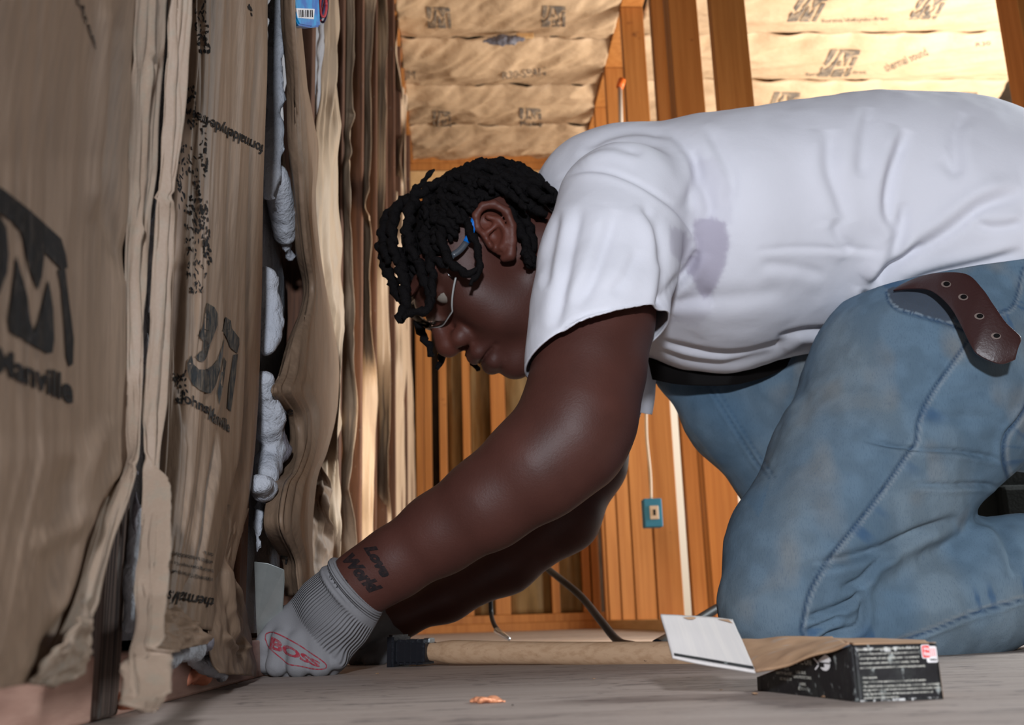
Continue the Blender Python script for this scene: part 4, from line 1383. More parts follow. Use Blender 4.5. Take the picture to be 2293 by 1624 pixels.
lock_px([(926, 690, 1.32), (940, 735, 1.32), (955, 765, 1.32), (970, 800, 1.32)], .0062, .004)
lock_px([(1000, 700, 1.36), (998, 760, 1.36), (990, 800, 1.36), (980, 826, 1.36)], .0062, .004)
lock_px([(1040, 760, 1.385), (1052, 800, 1.385), (1066, 822, 1.385), (1074, 830, 1.385)], .005, .0035)
lock_px([(895, 470, 1.30), (925, 432, 1.30), (950, 405, 1.30), (972, 378, 1.30)], .0052, .003)
lock_px([(905, 455, 1.26), (945, 430, 1.25), (985, 408, 1.25), (1030, 395, 1.26)], .007, .006)
lock_px([(1100, 410, 1.28), (1120, 386, 1.275), (1140, 392, 1.27), (1170, 430, 1.27), (1200, 440, 1.27)], .0075, .006)
lock_px([(1110, 420, 1.27), (1150, 430, 1.262), (1190, 425, 1.262), (1225, 425, 1.262)], .007, .006)
lock_px([(1120, 440, 1.26), (1160, 470, 1.25), (1185, 510, 1.25), (1195, 560, 1.25)], .007, .006)
lock_px([(1140, 470, 1.25), (1168, 520, 1.245), (1185, 570, 1.24), (1198, 600, 1.24)], .007, .006)
lock_px([(1120, 425, 1.255), (1160, 440, 1.245), (1195, 468, 1.24), (1222, 480, 1.24)], .0075, .006)
lock_px([(1150, 410, 1.25), (1190, 428, 1.242), (1222, 446, 1.24), (1240, 450, 1.24)], .0075, .006)
lock_px([(1175, 560, 1.24), (1182, 580, 1.232), (1186, 600, 1.23)], .006, .0045)
lock_px([(865, 520, 1.30), (856, 560, 1.29), (866, 600, 1.285), (882, 640, 1.28), (905, 690, 1.27)], .0085, .006)
lock_px([(880, 470, 1.28), (862, 500, 1.275), (858, 545, 1.27), (872, 590, 1.26)], .008, .006)
lock_px([(900, 450, 1.27), (880, 490, 1.262), (878, 540, 1.255), (890, 590, 1.25)], .008, .006)
lock_px([(930, 440, 1.255), (915, 490, 1.245), (915, 540, 1.24), (930, 580, 1.236)], .008, .006)

# ------------------------------------------------------------------ safety glasses
def lens_pt(a, u):                                     # wraps round the face
    R = .090
    f = .030 + R * math.cos(a) - .012 * (u / .02) ** 2 * .5
    return hw((f, .012 + u, R * .88 * math.sin(a)))


gl = empty('safety_glasses', hw((.12, .01, 0))); tag(gl, 'clear wraparound safety glasses with blue temple tips on the face of the kneeling person', 'glasses')
nu, nv = 60, 14
A = np.linspace(-1.15, 1.15, nu)
co = []
for a in A:
    dip = .013 * math.exp(-(a / .13) ** 2)
    tp = .024 - .012 * max(0, abs(a) - .75) * 2
    bt = -.026 + .018 * max(0, abs(a) - .6) * 2 + dip
    co += [lens_pt(a, bt + (tp - bt) * k / (nv - 1)) for k in range(nv)]
solid(link('lens', mesh('lens', np.array(co), grid_faces(nu, nv)), LENS, gl), 0.0018)
tube('lens_rim', [lens_pt(a, -.026 + .018 * max(0, abs(a) - .6) * 2 + .013 * math.exp(-(a / .13) ** 2)) for a in A], .0013, RIM, gl, sides=6)
tube('nose_bridge', [lens_pt(a, -.013) - .004 * hf for a in np.linspace(-.16, .16, 9)], .0022, GREY_TEMPLE, gl, sides=6)
for s in (1, -1):
    end = lens_pt(s * 1.15, .012)
    hinge = hw((.052, .024, s * .083))
    tube('hinge', catmull([end, (end + hinge) / 2, hinge], 8), [.0055, .006, .006, .006, .0055, .005, .0045, .004], GREY_TEMPLE, gl, sides=10, flat=.5)
    tube('temple_arm', catmull([hinge, hw((.040, .021, s * .083)), hw((.028, .021, s * .083))], 8), [.004, .0042, .0042, .0042, .0042, .0042, .0042, .0042], GREY_TEMPLE, gl, sides=10, flat=.5)
    tube('temple_tip', catmull([hw((.028, .021, s * .083)), hw((.016, .024, s * .084)), hw((.002, .030, s * .084)), hw((-.02, .034, s * .084))], 10), .0046, BLUE_TEMPLE, gl, sides=10, flat=.5)
    sc_ = bmesh.new(); bmesh.ops.create_uvsphere(sc_, u_segments=10, v_segments=6, radius=.0022)
    bmesh.ops.translate(sc_, vec=(end + hinge) / 2 + hl * s * .0035, verts=sc_.verts)
    from_bm('screw', sc_, BRIGHT_STEEL, gl, True)

# ------------------------------------------------------------------ t-shirt
SLV_N = ST([(1395, 470, 148, 1.19), (1362, 590, 150, 1.15), (1342, 700, 148, 1.12), (1330, 800, 146, 1.105), (1318, 900, 146, 1.10)])
SLV_F = ST([(1400, 600, 120, 1.50), (1392, 760, 95, 1.50), (1386, 880, 72, 1.49), (1384, 990, 70, 1.49)])


def plane3(a, b, c, inside):
    n = np.cross(b - a, c - a); n /= np.linalg.norm(n)
    if (inside - a) @ n > 0: n = -n
    return a, n


CUT_N = plane3(P(1197, 826, 1.11), P(1480, 728, 1.12), P(1322, 722, 1.045), P(1395, 470, 1.19))
CUT_F = plane3(P(1340, 900, 1.49), P(1446, 925, 1.49), P(1400, 916, 1.45), P(1400, 600, 1.5))
CUT_H = plane3(P(1968, 652, 1.15), P(2293, 610, 1.145), P(2060, 900, 1.5), P(1700, 500, 1.3))
CUT_K = plane3(P(1184, 478, 1.28), P(1232, 700, 1.28), P(1205, 560, 1.45), P(1500, 500, 1.3))


def side(p, c):
    return (p - c[0]) @ c[1]


def shirt_parts(p):
    return smin(chain(p, TORSO, 1.25, .03), chain(p, SKIRT, 1.0, .03), .04), chain(p, SLV_N, 1, .02), chain(p, SLV_F, 1, .02)


def shirt_sdf(p):
    t, a, b = shirt_parts(p)
    return smin(smin(t, a, .03), b, .02)


def slit(me, cuts):
    """cut a garment open along its hems; cuts: (plane, region of face centres)"""
    bm = bmesh.new()
    bm.from_mesh(me)

    def cents():
        co = np.array([v.co for v in bm.verts])
        bm.verts.index_update()
        return np.array([co[[v.index for v in f.verts]].mean(0) for f in bm.faces]) if len(bm.faces) else co[:0]
    cen = cents()
    for n, (c, region) in enumerate(cuts):
        m = region(cen) & (np.abs(side(cen, c)) < .02)
        bm.faces.ensure_lookup_table()
        fs = [bm.faces[k] for k in np.flatnonzero(m)]
        es = list({e for f in fs for e in f.edges}); vs = list({v for f in fs for v in f.verts})
        bmesh.ops.bisect_plane(bm, geom=vs + es + fs, plane_co=c[0], plane_no=c[1], dist=2e-4)
        cen = cents()
        m = region(cen) & (side(cen, c) > 0)
        bm.faces.ensure_lookup_table()
        bmesh.ops.delete(bm, geom=[bm.faces[k] for k in np.flatnonzero(m)], context='FACES')
        cen = cen[~m]
    bm.to_mesh(me)
    bm.free()


V, F = sdf_mesh(shirt_sdf, (-.05, .95, .2), (.80, 1.66, .86), 0.006)
V = smooth_mesh(V, F, 2)
V, F = subdiv(V, F)
N = normals(V, F)
SH = [([(1225, 415), (1290, 385), (1360, 384), (1440, 415), (1510, 465), (1552, 520), (1562, 560), (1535, 610), (1490, 670)], 7, .0030, .6),
      ([(1480, 690), (1510, 640), (1545, 600), (1562, 560)], 12, .007, .5), ([(1472, 470), (1490, 560), (1486, 640), (1478, 700)], 13, .006, .6),
      ([(1300, 460), (1280, 540), (1262, 640), (1240, 740)], 14, .005, .6), ([(1380, 470), (1350, 560), (1320, 640), (1290, 690)], 16, .005, .6), ([(1250, 470), (1235, 560), (1222, 650)], 12, .004, .5),
      ([(1440, 450), (1470, 520), (1478, 600)], 13, .005, .6), ([(1430, 560), (1400, 620), (1370, 660)], 14, .003, .5), ([(1225, 770), (1290, 715), (1370, 690), (1460, 672)], 4, .0022, .3),
      ([(1480, 285), (1530, 320), (1560, 380), (1540, 470)], 14, .005, .6), ([(1300, 330), (1380, 300), (1450, 295), (1500, 310)], 12, .005, .6), ([(1290, 350), (1370, 330), (1440, 345)], 10, .004, .6), ([(1580, 280), (1610, 330), (1640, 400), (1630, 470)], 14, .004, .6),
      ([(1550, 330), (1570, 400), (1590, 460), (1580, 500)], 12, .004, .5),
      ([(1860, 290), (1858, 370), (1880, 440), (1900, 500)], 18, .006, .6), ([(1945, 240), (1935, 330), (1930, 400)], 18, .005, .6), ([(2030, 290), (1995, 400), (1988, 470), (2000, 505), (2012, 520)], 15, .010, .6), ([(2025, 450), (2022, 500), (2005, 560), (1965, 640)], 15, .009, .6),
      ([(2110, 350), (2140, 380), (2140, 300), (2160, 250)], 16, .004, .5), ([(2293, 430), (2200, 460), (2120, 520), (2030, 580), (1960, 650)], 16, .009, .6), ([(2068, 545), (2030, 580), (1985, 610), (1950, 648)], 10, .007, .6), ([(2293, 500), (2230, 510), (2180, 500)], 12, .005, .5),
      ([(2293, 560), (2200, 590), (2100, 615), (2020, 640)], 12, .006, .6), ([(1870, 490), (1880, 530), (1910, 565)], 14, .004, .5), ([(1690, 560), (1800, 555), (1990, 562)], 8, .0018, .4), ([(1700, 590), (1790, 600), (1850, 620)], 14, .0025, .5),
      ([(1475, 765), (1540, 785), (1630, 795), (1720, 780), (1790, 758)], 9, .009, .6), ([(1472, 785), (1540, 806), (1620, 814), (1700, 800), (1760, 780)], 8, .009, .6), ([(1480, 680), (1540, 672), (1600, 668)], 14, .004, .5), ([(1740, 760), (1800, 745), (1860, 742), (1900, 735)], 9, .008, .6), ([(1940, 650), (1925, 690), (1912, 730)], 9, .006, .6),
      ([(1550, 640), (1600, 665), (1680, 660), (1760, 650)], 20, .003, .5)]
V = creases(V, N, SH)
V += N * (0.0022 * fbm(V * np.array((13, 13, 9)), 5, 3))[:, None]
q = to_px(V)
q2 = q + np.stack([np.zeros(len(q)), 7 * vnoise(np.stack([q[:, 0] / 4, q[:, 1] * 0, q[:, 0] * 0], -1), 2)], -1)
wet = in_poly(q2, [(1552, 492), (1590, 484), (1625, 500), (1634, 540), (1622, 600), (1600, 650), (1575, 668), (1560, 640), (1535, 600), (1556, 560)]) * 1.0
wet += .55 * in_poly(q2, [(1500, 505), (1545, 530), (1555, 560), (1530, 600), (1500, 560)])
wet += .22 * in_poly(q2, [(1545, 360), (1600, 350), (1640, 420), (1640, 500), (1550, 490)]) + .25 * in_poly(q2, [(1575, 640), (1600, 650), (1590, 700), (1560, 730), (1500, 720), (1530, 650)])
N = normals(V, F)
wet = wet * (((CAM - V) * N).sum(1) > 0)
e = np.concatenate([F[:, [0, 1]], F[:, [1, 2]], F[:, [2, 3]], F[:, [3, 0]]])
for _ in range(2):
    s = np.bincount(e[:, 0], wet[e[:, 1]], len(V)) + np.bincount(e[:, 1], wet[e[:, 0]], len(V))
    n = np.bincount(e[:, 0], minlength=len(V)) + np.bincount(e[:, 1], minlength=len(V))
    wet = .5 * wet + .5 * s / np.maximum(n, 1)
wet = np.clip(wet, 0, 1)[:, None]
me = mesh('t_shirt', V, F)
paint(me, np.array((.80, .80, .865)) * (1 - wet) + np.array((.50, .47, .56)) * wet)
def reg(k):
    def f(p):
        t, a, b = shirt_parts(p)
        q = to_px(p)
        if k == 'n': return (a < t) & (a < b) & (side(p, CUT_N) < .3)
        if k == 'f': return (b < t + .01) & (p[:, 1] > 1.36) & (q[:, 1] > 800) & (q[:, 0] < 1500)
        if k == 'h': return (t < a) & (t < b) & (q[:, 0] > 1420)
        return (t < a) & (t < b) & (q[:, 0] < 1290)
    return f


slit(me, ((CUT_N, reg('n')), (CUT_F, reg('f')), (CUT_H, reg('h')), (CUT_K, reg('k'))))
shirt = solid(link('t_shirt', me, CLOTH, person), 0.0022, -1)

# ------------------------------------------------------------------ jeans
LEG = ST([(2190, 690, 250, 1.30), (2060, 880, 245, 1.255), (1940, 1070, 210, 1.225), (1815, 1250, 180, 1.20), (1748, 1365, 140, 1.175)])
SHIN = ST([(1750, 1385, 126, 1.175), (1900, 1378, 126, 1.19), (2040, 1365, 135, 1.20), (2160, 1318, 150, 1.22), (2293, 1288, 130, 1.24), (2400, 1275, 105, 1.26)])
BUTT = ST([(2150, 640, 230, 1.36), (2310, 780, 262, 1.35), (2420, 760, 240, 1.36)])
FAR = ST([(2080, 700, 200, 1.46), (1800, 830, 110, 1.50), (1530, 826, 58, 1.50), (1639, 929, 100, 1.50), (1781, 1073, 115, 1.51), (1900, 1290, 105, 1.52), (1960, 1380, 95, 1.53)])
FSH = ST([(1960, 1380, 95, 1.53), (2120, 1385, 80, 1.56), (2250, 1385, 66, 1.60)])


def jeans_sdf(p):
    leg = chain(p, LEG, 1.0, .03)
    leg = smin(leg, chain(p, SHIN, 1.0, .02), .008)
    d = smin(leg, chain(p, BUTT, 1.15, .03), .025)
    f = smin(chain(p, FAR, 1.0, .03), chain(p, FSH, 1, .02), .01)
    return smin(d, f, .015)


WAIST = plane3(P(1960, 632, 1.17), P(2310, 590, 1.18), P(1880, 760, 1.5), P(1900, 1100, 1.2))
V, F = sdf_mesh(jeans_sdf, (.1, 1.0, -.03), (.80, 1.72, .6), 0.006)
V = smooth_mesh(V, F, 2)
V, F = subdiv(V, F)
N = normals(V, F)
S1 = [(2168, 762), (2130, 815), (2085, 880), (2056, 940), (2050, 990), (2026, 1022), (1980, 1090), (1920, 1170), (1860, 1245), (1815, 1320), (1800, 1375), (1795, 1418), (1815, 1450)]
S2 = [(2290, 600), (2270, 680), (2240, 700)]
S3 = [(2330, 840), (2285, 930), (2252, 975), (2246, 1025), (2258, 1078)]
S4 = [(1960, 1452), (2080, 1414), (2180, 1374), (2293, 1342), (2350, 1330)]
S5 = [(1575, 850), (1600, 885), (1640, 950), (1690, 1030), (1722, 1070)]
S6 = [(1590, 850), (1615, 885), (1655, 950), (1705, 1028), (1735, 1068)]
S7 = [(1984, 655), (1992, 680), (2015, 696), (2070, 712), (2128, 728), (2160, 742)]
JC = [(S1, 5, .0028, .9), (S3, 6, .004, .9), (S4, 5, .0025, .8), (S5, 4, .0022, .6), (S6, 4, .0022, .6), (S7, 4, .002, .6),
      ([(1930, 985), (2000, 998), (2060, 1006), (2150, 1012), (2240, 1030)], 6, .006, .5), ([(2040, 1085), (2120, 1088), (2200, 1086), (2244, 1094)], 6, .005, .5),
      ([(1800, 1270), (1900, 1250), (1990, 1225), (2080, 1185), (2150, 1160)], 12, .010, .4), ([(1880, 1320), (1930, 1300), (1960, 1262), (2010, 1235)], 9, .007, .5), ([(1800, 1385), (1850, 1372), (1910, 1345), (1925, 1312)], 8, .007, .5),
      ([(1805, 1420), (1850, 1395), (1890, 1380)], 8, .006, .5), ([(1830, 1440), (1860, 1420), (1925, 1400), (1930, 1320)], 8, .006, .5), ([(2180, 1160), (2230, 1175), (2265, 1230), (2275, 1290)], 14, .007, .5), ([(2090, 900), (2150, 880), (2230, 870)], 16, .003, .5),
      ([(2080, 940), (2160, 935), (2240, 940)], 14, .003, .5), ([(1770, 830), (1800, 900), (1790, 960)], 20, .003, .5)]
V = creases(V, N, JC)
V += N * (0.0016 * fbm(V * 22, 8, 3))[:, None]
q = to_px(V)
N = normals(V, F)
vis = ((CAM - V) * N).sum(1) > 0
col = np.tile(np.array((.125, .195, .265)), (len(V), 1))
w1 = np.clip(.5 + 1.3 * fbm(V * np.array((11, 11, 9)), 12, 3), 0, 1)[:, None]
w2 = np.clip(fbm(V * np.array((24, 24, 18)), 20, 2) * 1.6 - .35, 0, 1)[:, None]
col = col * (1 - .55 * w1) + np.array((.215, .265, .295)) * .55 * w1
col = col * (1 - .5 * w2) + np.array((.24, .232, .215)) * .5 * w2
w3 = np.clip(.5 + 1.2 * fbm(V * 55, 31, 2), 0, 1)[:, None]
col = col * (.87 + .20 * w3)
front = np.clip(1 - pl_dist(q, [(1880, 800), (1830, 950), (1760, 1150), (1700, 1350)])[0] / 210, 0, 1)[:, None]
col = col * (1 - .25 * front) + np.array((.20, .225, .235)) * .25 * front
DKB = np.array((.020, .048, .105))
for s, wd in ((S1, 3.6), (S3, 4.6), (S4, 3.0), (S7, 2.8), (S2, 3)):
    d, sd2, a = pl_dist(q, catmull(s, 60), 60)
    m = (np.exp(-(d / wd) ** 2) * vis)[:, None]
    col = col * (1 - .85 * m) + DKB * .85 * m
    lt = (np.exp(-((d * -sd2 - 2.2 * wd) / (wd * 1.0)) ** 2) * vis)[:, None]
    col = col * (1 - .35 * lt) + np.array((.40, .42, .42)) * .35 * lt
    pf = np.clip(vnoise(np.stack([a * 26, a * 0, a * 0 + wd], -1), 6) * 3.0 - .3, 0, 1) * np.exp(-((d * -sd2 - 26) / 24) ** 2) * vis
    col = col * (1 - .75 * pf[:, None]) + np.array((.05, .11, .21)) * .75 * pf[:, None]
for s in (S5, S6):
    d, sd2, a = pl_dist(q, catmull(s, 40), 60)
    m = (np.exp(-(d / 3.2) ** 2) * vis * (.6 + .4 * np.sin(a * 120)))[:, None]
    col = col * (1 - .7 * m) + np.array((.04, .075, .13)) * .7 * m
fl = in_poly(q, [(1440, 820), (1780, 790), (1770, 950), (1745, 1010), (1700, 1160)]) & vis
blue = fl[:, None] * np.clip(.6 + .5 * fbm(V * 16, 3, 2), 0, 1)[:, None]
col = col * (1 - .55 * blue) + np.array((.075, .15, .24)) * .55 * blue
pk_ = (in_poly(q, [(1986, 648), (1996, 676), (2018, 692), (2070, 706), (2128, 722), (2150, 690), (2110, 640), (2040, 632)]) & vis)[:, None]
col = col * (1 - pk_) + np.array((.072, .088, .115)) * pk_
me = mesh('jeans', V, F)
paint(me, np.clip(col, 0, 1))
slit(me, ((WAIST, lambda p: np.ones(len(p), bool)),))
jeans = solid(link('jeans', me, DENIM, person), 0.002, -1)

# ------------------------------------------------------------------ belt
belt = empty('belt', P(2080, 650, 1.15)); belt.parent = person; belt.matrix_parent_inverse = Matrix.Translation(-Vector(person.location))


def ribbon(name, top, bot, Y, m, th, n=40, parent=None):
    A, B = res(top, n), res(bot, n)
    Yv = np.interp(np.linspace(0, 1, n), np.linspace(0, 1, len(Y)), Y)
    rows = [P(A[:, 0] * (1 - k) + B[:, 0] * k, A[:, 1] * (1 - k) + B[:, 1] * k, Yv - .002 * math.sin(math.pi * k)) for k in np.linspace(0, 1, 9)]
    o = link(name, mesh(name, np.array(rows).reshape(-1, 3), grid_faces(9, n)), m, parent)
    solid(o, th, 0)
    bv = o.modifiers.new('b', 'BEVEL'); bv.width = .0008; bv.segments = 2
    return o


def kids(o, par):
    o.parent = par
    o.matrix_parent_inverse = (Matrix.Translation(Vector(person.location)) @ Matrix.Translation(Vector(par.location) - Vector(person.location))).inverted() if False else par_inv(par)
    return o


def par_inv(par):
    bpy.context.view_layer.update()
    return par.matrix_world.inverted()


tongue = ribbon('belt_tongue', [(2020, 640), (2060, 622), (2110, 612), (2166, 616), (2200, 648), (2225, 685), (2252, 724), (2283, 754), (2284, 765)],
                [(2000, 652), (2040, 648), (2085, 652), (2125, 684), (2150, 724), (2172, 770), (2190, 796), (2238, 816), (2272, 806)], [1.165, 1.145, 1.12, 1.10, 1.085, 1.075, 1.07, 1.068], LEATHER, .0042)
kids(tongue, belt)
strap = ribbon('belt_strap', [(1450, 800), (1530, 822), (1640, 822), (1770, 775), (1830, 760)], [(1462, 850), (1530, 862), (1640, 862), (1730, 838), (1790, 800)], [1.44, 1.40, 1.39, 1.42, 1.44], LEATHER_EDGE, .004)
kids(strap, belt)
bpy.context.view_layer.update()
TB = bvh_of(bake(tongue))
for x, y in ((2119, 637), (2157, 666), (2193, 709), (2230, 753)):
    a = np.linspace(0, 2 * math.pi, 18, endpoint=False)
    o = lay('belt_hole', poly_bm([[(x + 11 * math.cos(t) - 2 * math.sin(t), y + 7 * math.sin(t) + 2 * math.cos(t)) for t in a]]), TB, LEATHER_RIM, None, .0005, 40)
    o2 = lay('belt_hole', poly_bm([[(x + 1.5 + 7.5 * math.cos(t), y - .5 + 5 * math.sin(t)) for t in a]]), TB, LEATHER_EDGE, None, .0009, 40)
    for z in (o, o2):
        if z: kids(z, belt)

# ------------------------------------------------------------------ gloves and boots
AXW = ARM_N[-3, :3]; AXD = PALM[2, :3] - ARM_N[-3, :3]; AXD = AXD / np.linalg.norm(AXD)
CUFF = P(797, 1313, 1.13)


def glove_sdf(p):
    d = hand_n(p, 0.0)
    wr = ST([(808, 1304, 76, 1.13), (752, 1370, 90, 1.135)])
    d = smin(d, chain(p, wr, .9, .01), .012)
    h = (p - CUFF) @ AXD
    d = smax(d, -h - .002, .002)
    rad = np.linalg.norm(p - CUFF - h[:, None] * AXD, axis=1)
    ring = np.hypot(rad - .0355, h - .001) - .0052
    ring2 = np.hypot(rad - .037, h - .0135) - .0032
    d = smin(d, ring, .002)
    d = smin(d, ring2, .003)
    return smax(d, -(np.maximum(rad - .0325, -(.01 - h) * 1.0 - .03)) if False else -np.maximum(rad - .0318, h - .012), .002)


lo = np.array((-.31, 1.03, -.02)); hi = np.array((-.12, 1.26, .14))
V, F = sdf_mesh(glove_sdf, lo, hi, 0.0022)
V = smooth_mesh(V, F, 1, .4)
h = (V - CUFF) @ AXD
rv = V - CUFF - h[:, None] * AXD
e1 = np.cross(AXD, (0, 1.0, 0)); e1 /= np.linalg.norm(e1); e2 = np.cross(AXD, e1)
ang = np.arctan2(rv @ e1, rv @ e2)
rim = np.clip((h - .014) / .004, 0, 1) * np.clip((.062 - h) / .003, 0, 1)
me = mesh('glove', V, F)
at = me.attributes.new('rib', 'FLOAT_VECTOR', 'POINT')
at.data.foreach_set('vector', np.stack([np.where(h < .012, h * 2400, ang * 62), np.maximum(rim, (h < .008) * .5), 0 * h], -1).astype(np.float32).ravel())
gc = np.tile(np.array((.215, .21, .218)), (len(V), 1)) * (1 + .08 * fbm(V * 40, 2, 2))[:, None]
gc *= (1 - .12 * rim)[:, None]
dirt = np.clip((.012 - V[:, 2]) / .012, 0, 1)[:, None] * np.clip(.4 + fbm(V * 120, 6, 2), 0, 1)[:, None]
gc = gc * (1 - .6 * dirt) + np.array((.09, .085, .08)) * .6 * dirt
paint(me, gc)
glove = link('glove', me, GLOVE, person); glove['label'] = 'grey ribbed knit glove with red oval print'
GB = bvh_np(V, F)
oval = [(593, 1432), (594, 1422), (600, 1417), (614, 1416), (653, 1434), (692, 1458), (724, 1481), (732, 1492), (727, 1498.5), (708, 1500), (669, 1493), (650, 1490), (637, 1482), (604, 1453)]
oc = np.array(oval + oval[:1], float)
oc = catmull(oc, 70)[:-1]
cen = oc.mean(0)
tn = np.roll(oc, -1, 0) - np.roll(oc, 1, 0); tn /= np.linalg.norm(tn, axis=1)[:, None]
nn_ = np.stack([-tn[:, 1], tn[:, 0]], -1)
ib = oc + nn_ * 2.6 * np.sign(((cen - oc) * nn_).sum(1).mean())
bm = bmesh.new()
a_ = [bm.verts.new((*p, 0)) for p in oc]; b_ = [bm.verts.new((*p, 0)) for p in ib]
for i in range(len(oc)):
    j = (i + 1) % len(oc)
    bm.faces.new((a_[i], a_[j], b_[j], b_[i]))
text_bm('BOSS', [(604, 1452), (716, 1496), (718, 1484), (609, 1425)], .045, 0, bm)
lay('glove_print', bm, GB, GLOVE_RED, person, .0006, 8)


def gf_sdf(p):
    st = ST([(905, 1378, 46, 1.41), (850, 1415, 56, 1.41)])
    d = smin(hand_f(p, .0006), chain(p, st, .9, .01), .01)
    c = P(898, 1384, 1.41); ax = P(850, 1415, 1.41) - c; ax /= np.linalg.norm(ax)
    h = (p - c) @ ax
    return smax(d, -h, .002)


V, F = sdf_mesh(gf_sdf, (-.30, 1.28, -.02), (-.08, 1.50, .10), 0.003)
g2_ = link('glove', mesh('glove', V, F), GLOVE_DK, person); g2_['label'] = 'darker grey glove on the farther hand'


def boot(rows, sole, label):
    st = ST(rows)
    f = lambda p: smax(chain(p, st, 1.0, .02), -(p[:, 2] - .012), .004)
    V, F = sdf_mesh(f, st[:, :3].min(0) - .08, st[:, :3].max(0) + .08, .006)
    V[:, 2] = np.maximum(V[:, 2], .012)
    o = link('boot', mesh('boot', V, F), BOOT, person); o['label'] = label
    f2 = lambda p: smax(chain(p * (1, 1, 0) + (0, 0, .03), [(a[0], a[1], .03, a[3] * 1.03) for a in st[-3:]], 1.0, .02), np.abs(p[:, 2] - .008) - .008, .002)
    V, F = sdf_mesh(f2, st[-3:, :3].min(0) - .09, st[-3:, :3].max(0) + .09, .005)
    link('boot_sole', mesh('boot_sole', V, F), RUBBER, o)
    return o


boot([(2230, 1388, 62, 1.60), (2300, 1395, 66, 1.63), (2340, 1400, 60, 1.6), (2330, 1412, 50, 1.56), (2315, 1420, 44, 1.50)], 0, 'black work boot of the farther leg')
boot([(2380, 1290, 105, 1.26), (2460, 1290, 100, 1.27), (2500, 1330, 90, 1.25), (2490, 1380, 80, 1.22)], 0, 'black work boot of the nearer leg')
# ------------------------------------------------------------------ galvanized plate
mp_ = tag(slab_px('metal_plate', [(569, 1258), (600, 1262), (636, 1276), (637, 1300), (628, 1450), (578, 1462), (574, 1400)], (1.10, 1.10, 1.10, 1.107, 1.16, 1.165, 1.14), .0016, STEEL, None),
          'small galvanized steel plate held upright against the stud by the gloved hand', 'metal plate')

# ------------------------------------------------------------------ hammer
A_, B_ = P(958, 1460, 1.285), P(1640, 1468, 1.12)
ham = empty('hammer', PZ(900, 1497)); tag(ham, 'hammer with black head and pale wooden handle lying across the floor', 'hammer')
ax = B_ - A_; L_ = np.linalg.norm(ax); ax /= L_
sd_ = np.cross(UP, ax); sd_ /= np.linalg.norm(sd_); upv = np.cross(ax, sd_)
ts = [0, .03, .05, .075, .11, .16, .25, .4, .55, .7, .82, .92, .97, 1.0]
rs = [.0105, .0108, .0120, .0135, .0140, .0138, .0132, .0128, .0130, .0134, .0138, .0142, .013, .008]
tt = np.linspace(0, 1, 60); rr_ = np.interp(tt, ts, rs)
tube('handle', A_ + ax * (tt * L_)[:, None], rr_, HANDLE, ham, sides=24, flat=.82)


def hblk(name, x0, x1, s, u, m, shift=(0, 0), taper=1.0, bev=.002):
    bm = bmesh.new()
    bmesh.ops.create_cube(bm, size=1.0)
    for v in bm.verts:
        k = taper if v.co.x < 0 else 1.0
        v.co = Vector((x0 + (v.co.x + .5) * (x1 - x0), v.co.y * s * k + shift[0], v.co.z * u * k + shift[1]))
    bmesh.ops.bevel(bm, geom=bm.edges[:], offset=bev, segments=2, affect='EDGES')
    m4 = Matrix(np.array((ax, sd_, upv)).T.tolist()).to_4x4(); m4.translation = Vector(A_)
    bmesh.ops.transform(bm, matrix=m4, verts=bm.verts)
    return from_bm(name, bm, m, ham)


hd = hblk('head', -.036, .004, .032, .028, BLACK_STEEL, (0, 0), 1.06, .003)
for k in range(4):
    x = -.033 + k * .0085
    o = hblk('ridge', x, x + .003, .034, .0295, BLACK_STEEL, (0, 0), 1.0, .0008)
hblk('striking_plate', -.047, -.037, .040, .041, BLACK_STEEL, (0, -.0005), 1.0, .0025)
hblk('neck', -.039, -.033, .026, .024, BLACK_STEEL)
hblk('bright_wedge', -.004, .006, .014, .006, BRIGHT_STEEL, (0, .0135), .8, .001)
hblk('claw', -.030, -.006, .060, .012, BLACK_STEEL, (.045, .002), .9, .002)

# ------------------------------------------------------------------ nail box
cb = PZ(1923, 1573); rb = PZ(2111, 1566); lb = PZ(1700, 1547)
bh = 124 * depth(cb) / FPX
upz = UP * bh
nb_ = empty('nail_box', cb); tag(nb_, 'worn black cardboard nail box with white inner flap folded open, on the floor', 'box')
bk = rb + (lb - cb)


def panel(name, pts, m, th=.0012, parent=None, crumple=0.0, seed=0, nu=24, nv=16):
    """a bent board between four corners (ll, lr, ur, ul)"""
    a, b, c, d = [np.asarray(x, float) for x in pts]
    U, Vv = np.meshgrid(np.linspace(0, 1, nu), np.linspace(0, 1, nv), indexing='ij')
    U, Vv = U[..., None], Vv[..., None]
    p = a * (1 - U) * (1 - Vv) + b * U * (1 - Vv) + c * U * Vv + d * (1 - U) * Vv
    n = np.cross(b - a, d - a); n /= np.linalg.norm(n)
    p = p + n * (crumple * fbm(p * 45, seed, 2))[..., None]
    o = link(name, mesh(name, p.reshape(-1, 3), grid_faces(nu, nv)), m, parent)
    return solid(o, th, 0)


fr = panel('front_panel', (cb, rb, rb + upz * .985, cb + upz), CARD_BLACK, parent=nb_, crumple=.0004, seed=1)
dip = P(1700, 1512, np.linalg.norm((lb + .2 * upz)[1:2]))
sp = panel('side_panel', (lb, cb, cb + upz, lb + upz * .28), CARD_BLACK, parent=nb_, crumple=.0006, seed=2)
panel('back_panel', (rb, bk, bk + upz * .8, rb + upz), CARD, parent=nb_, crumple=.0005, seed=3)
panel('end_panel', (bk, lb, lb + upz * .28, bk + upz * .8), CARD, parent=nb_, crumple=.0005, seed=4)
panel('bottom_panel', (lb + UP * .001, cb + UP * .001, rb + UP * .001, bk + UP * .001), CARD, parent=nb_, seed=5)
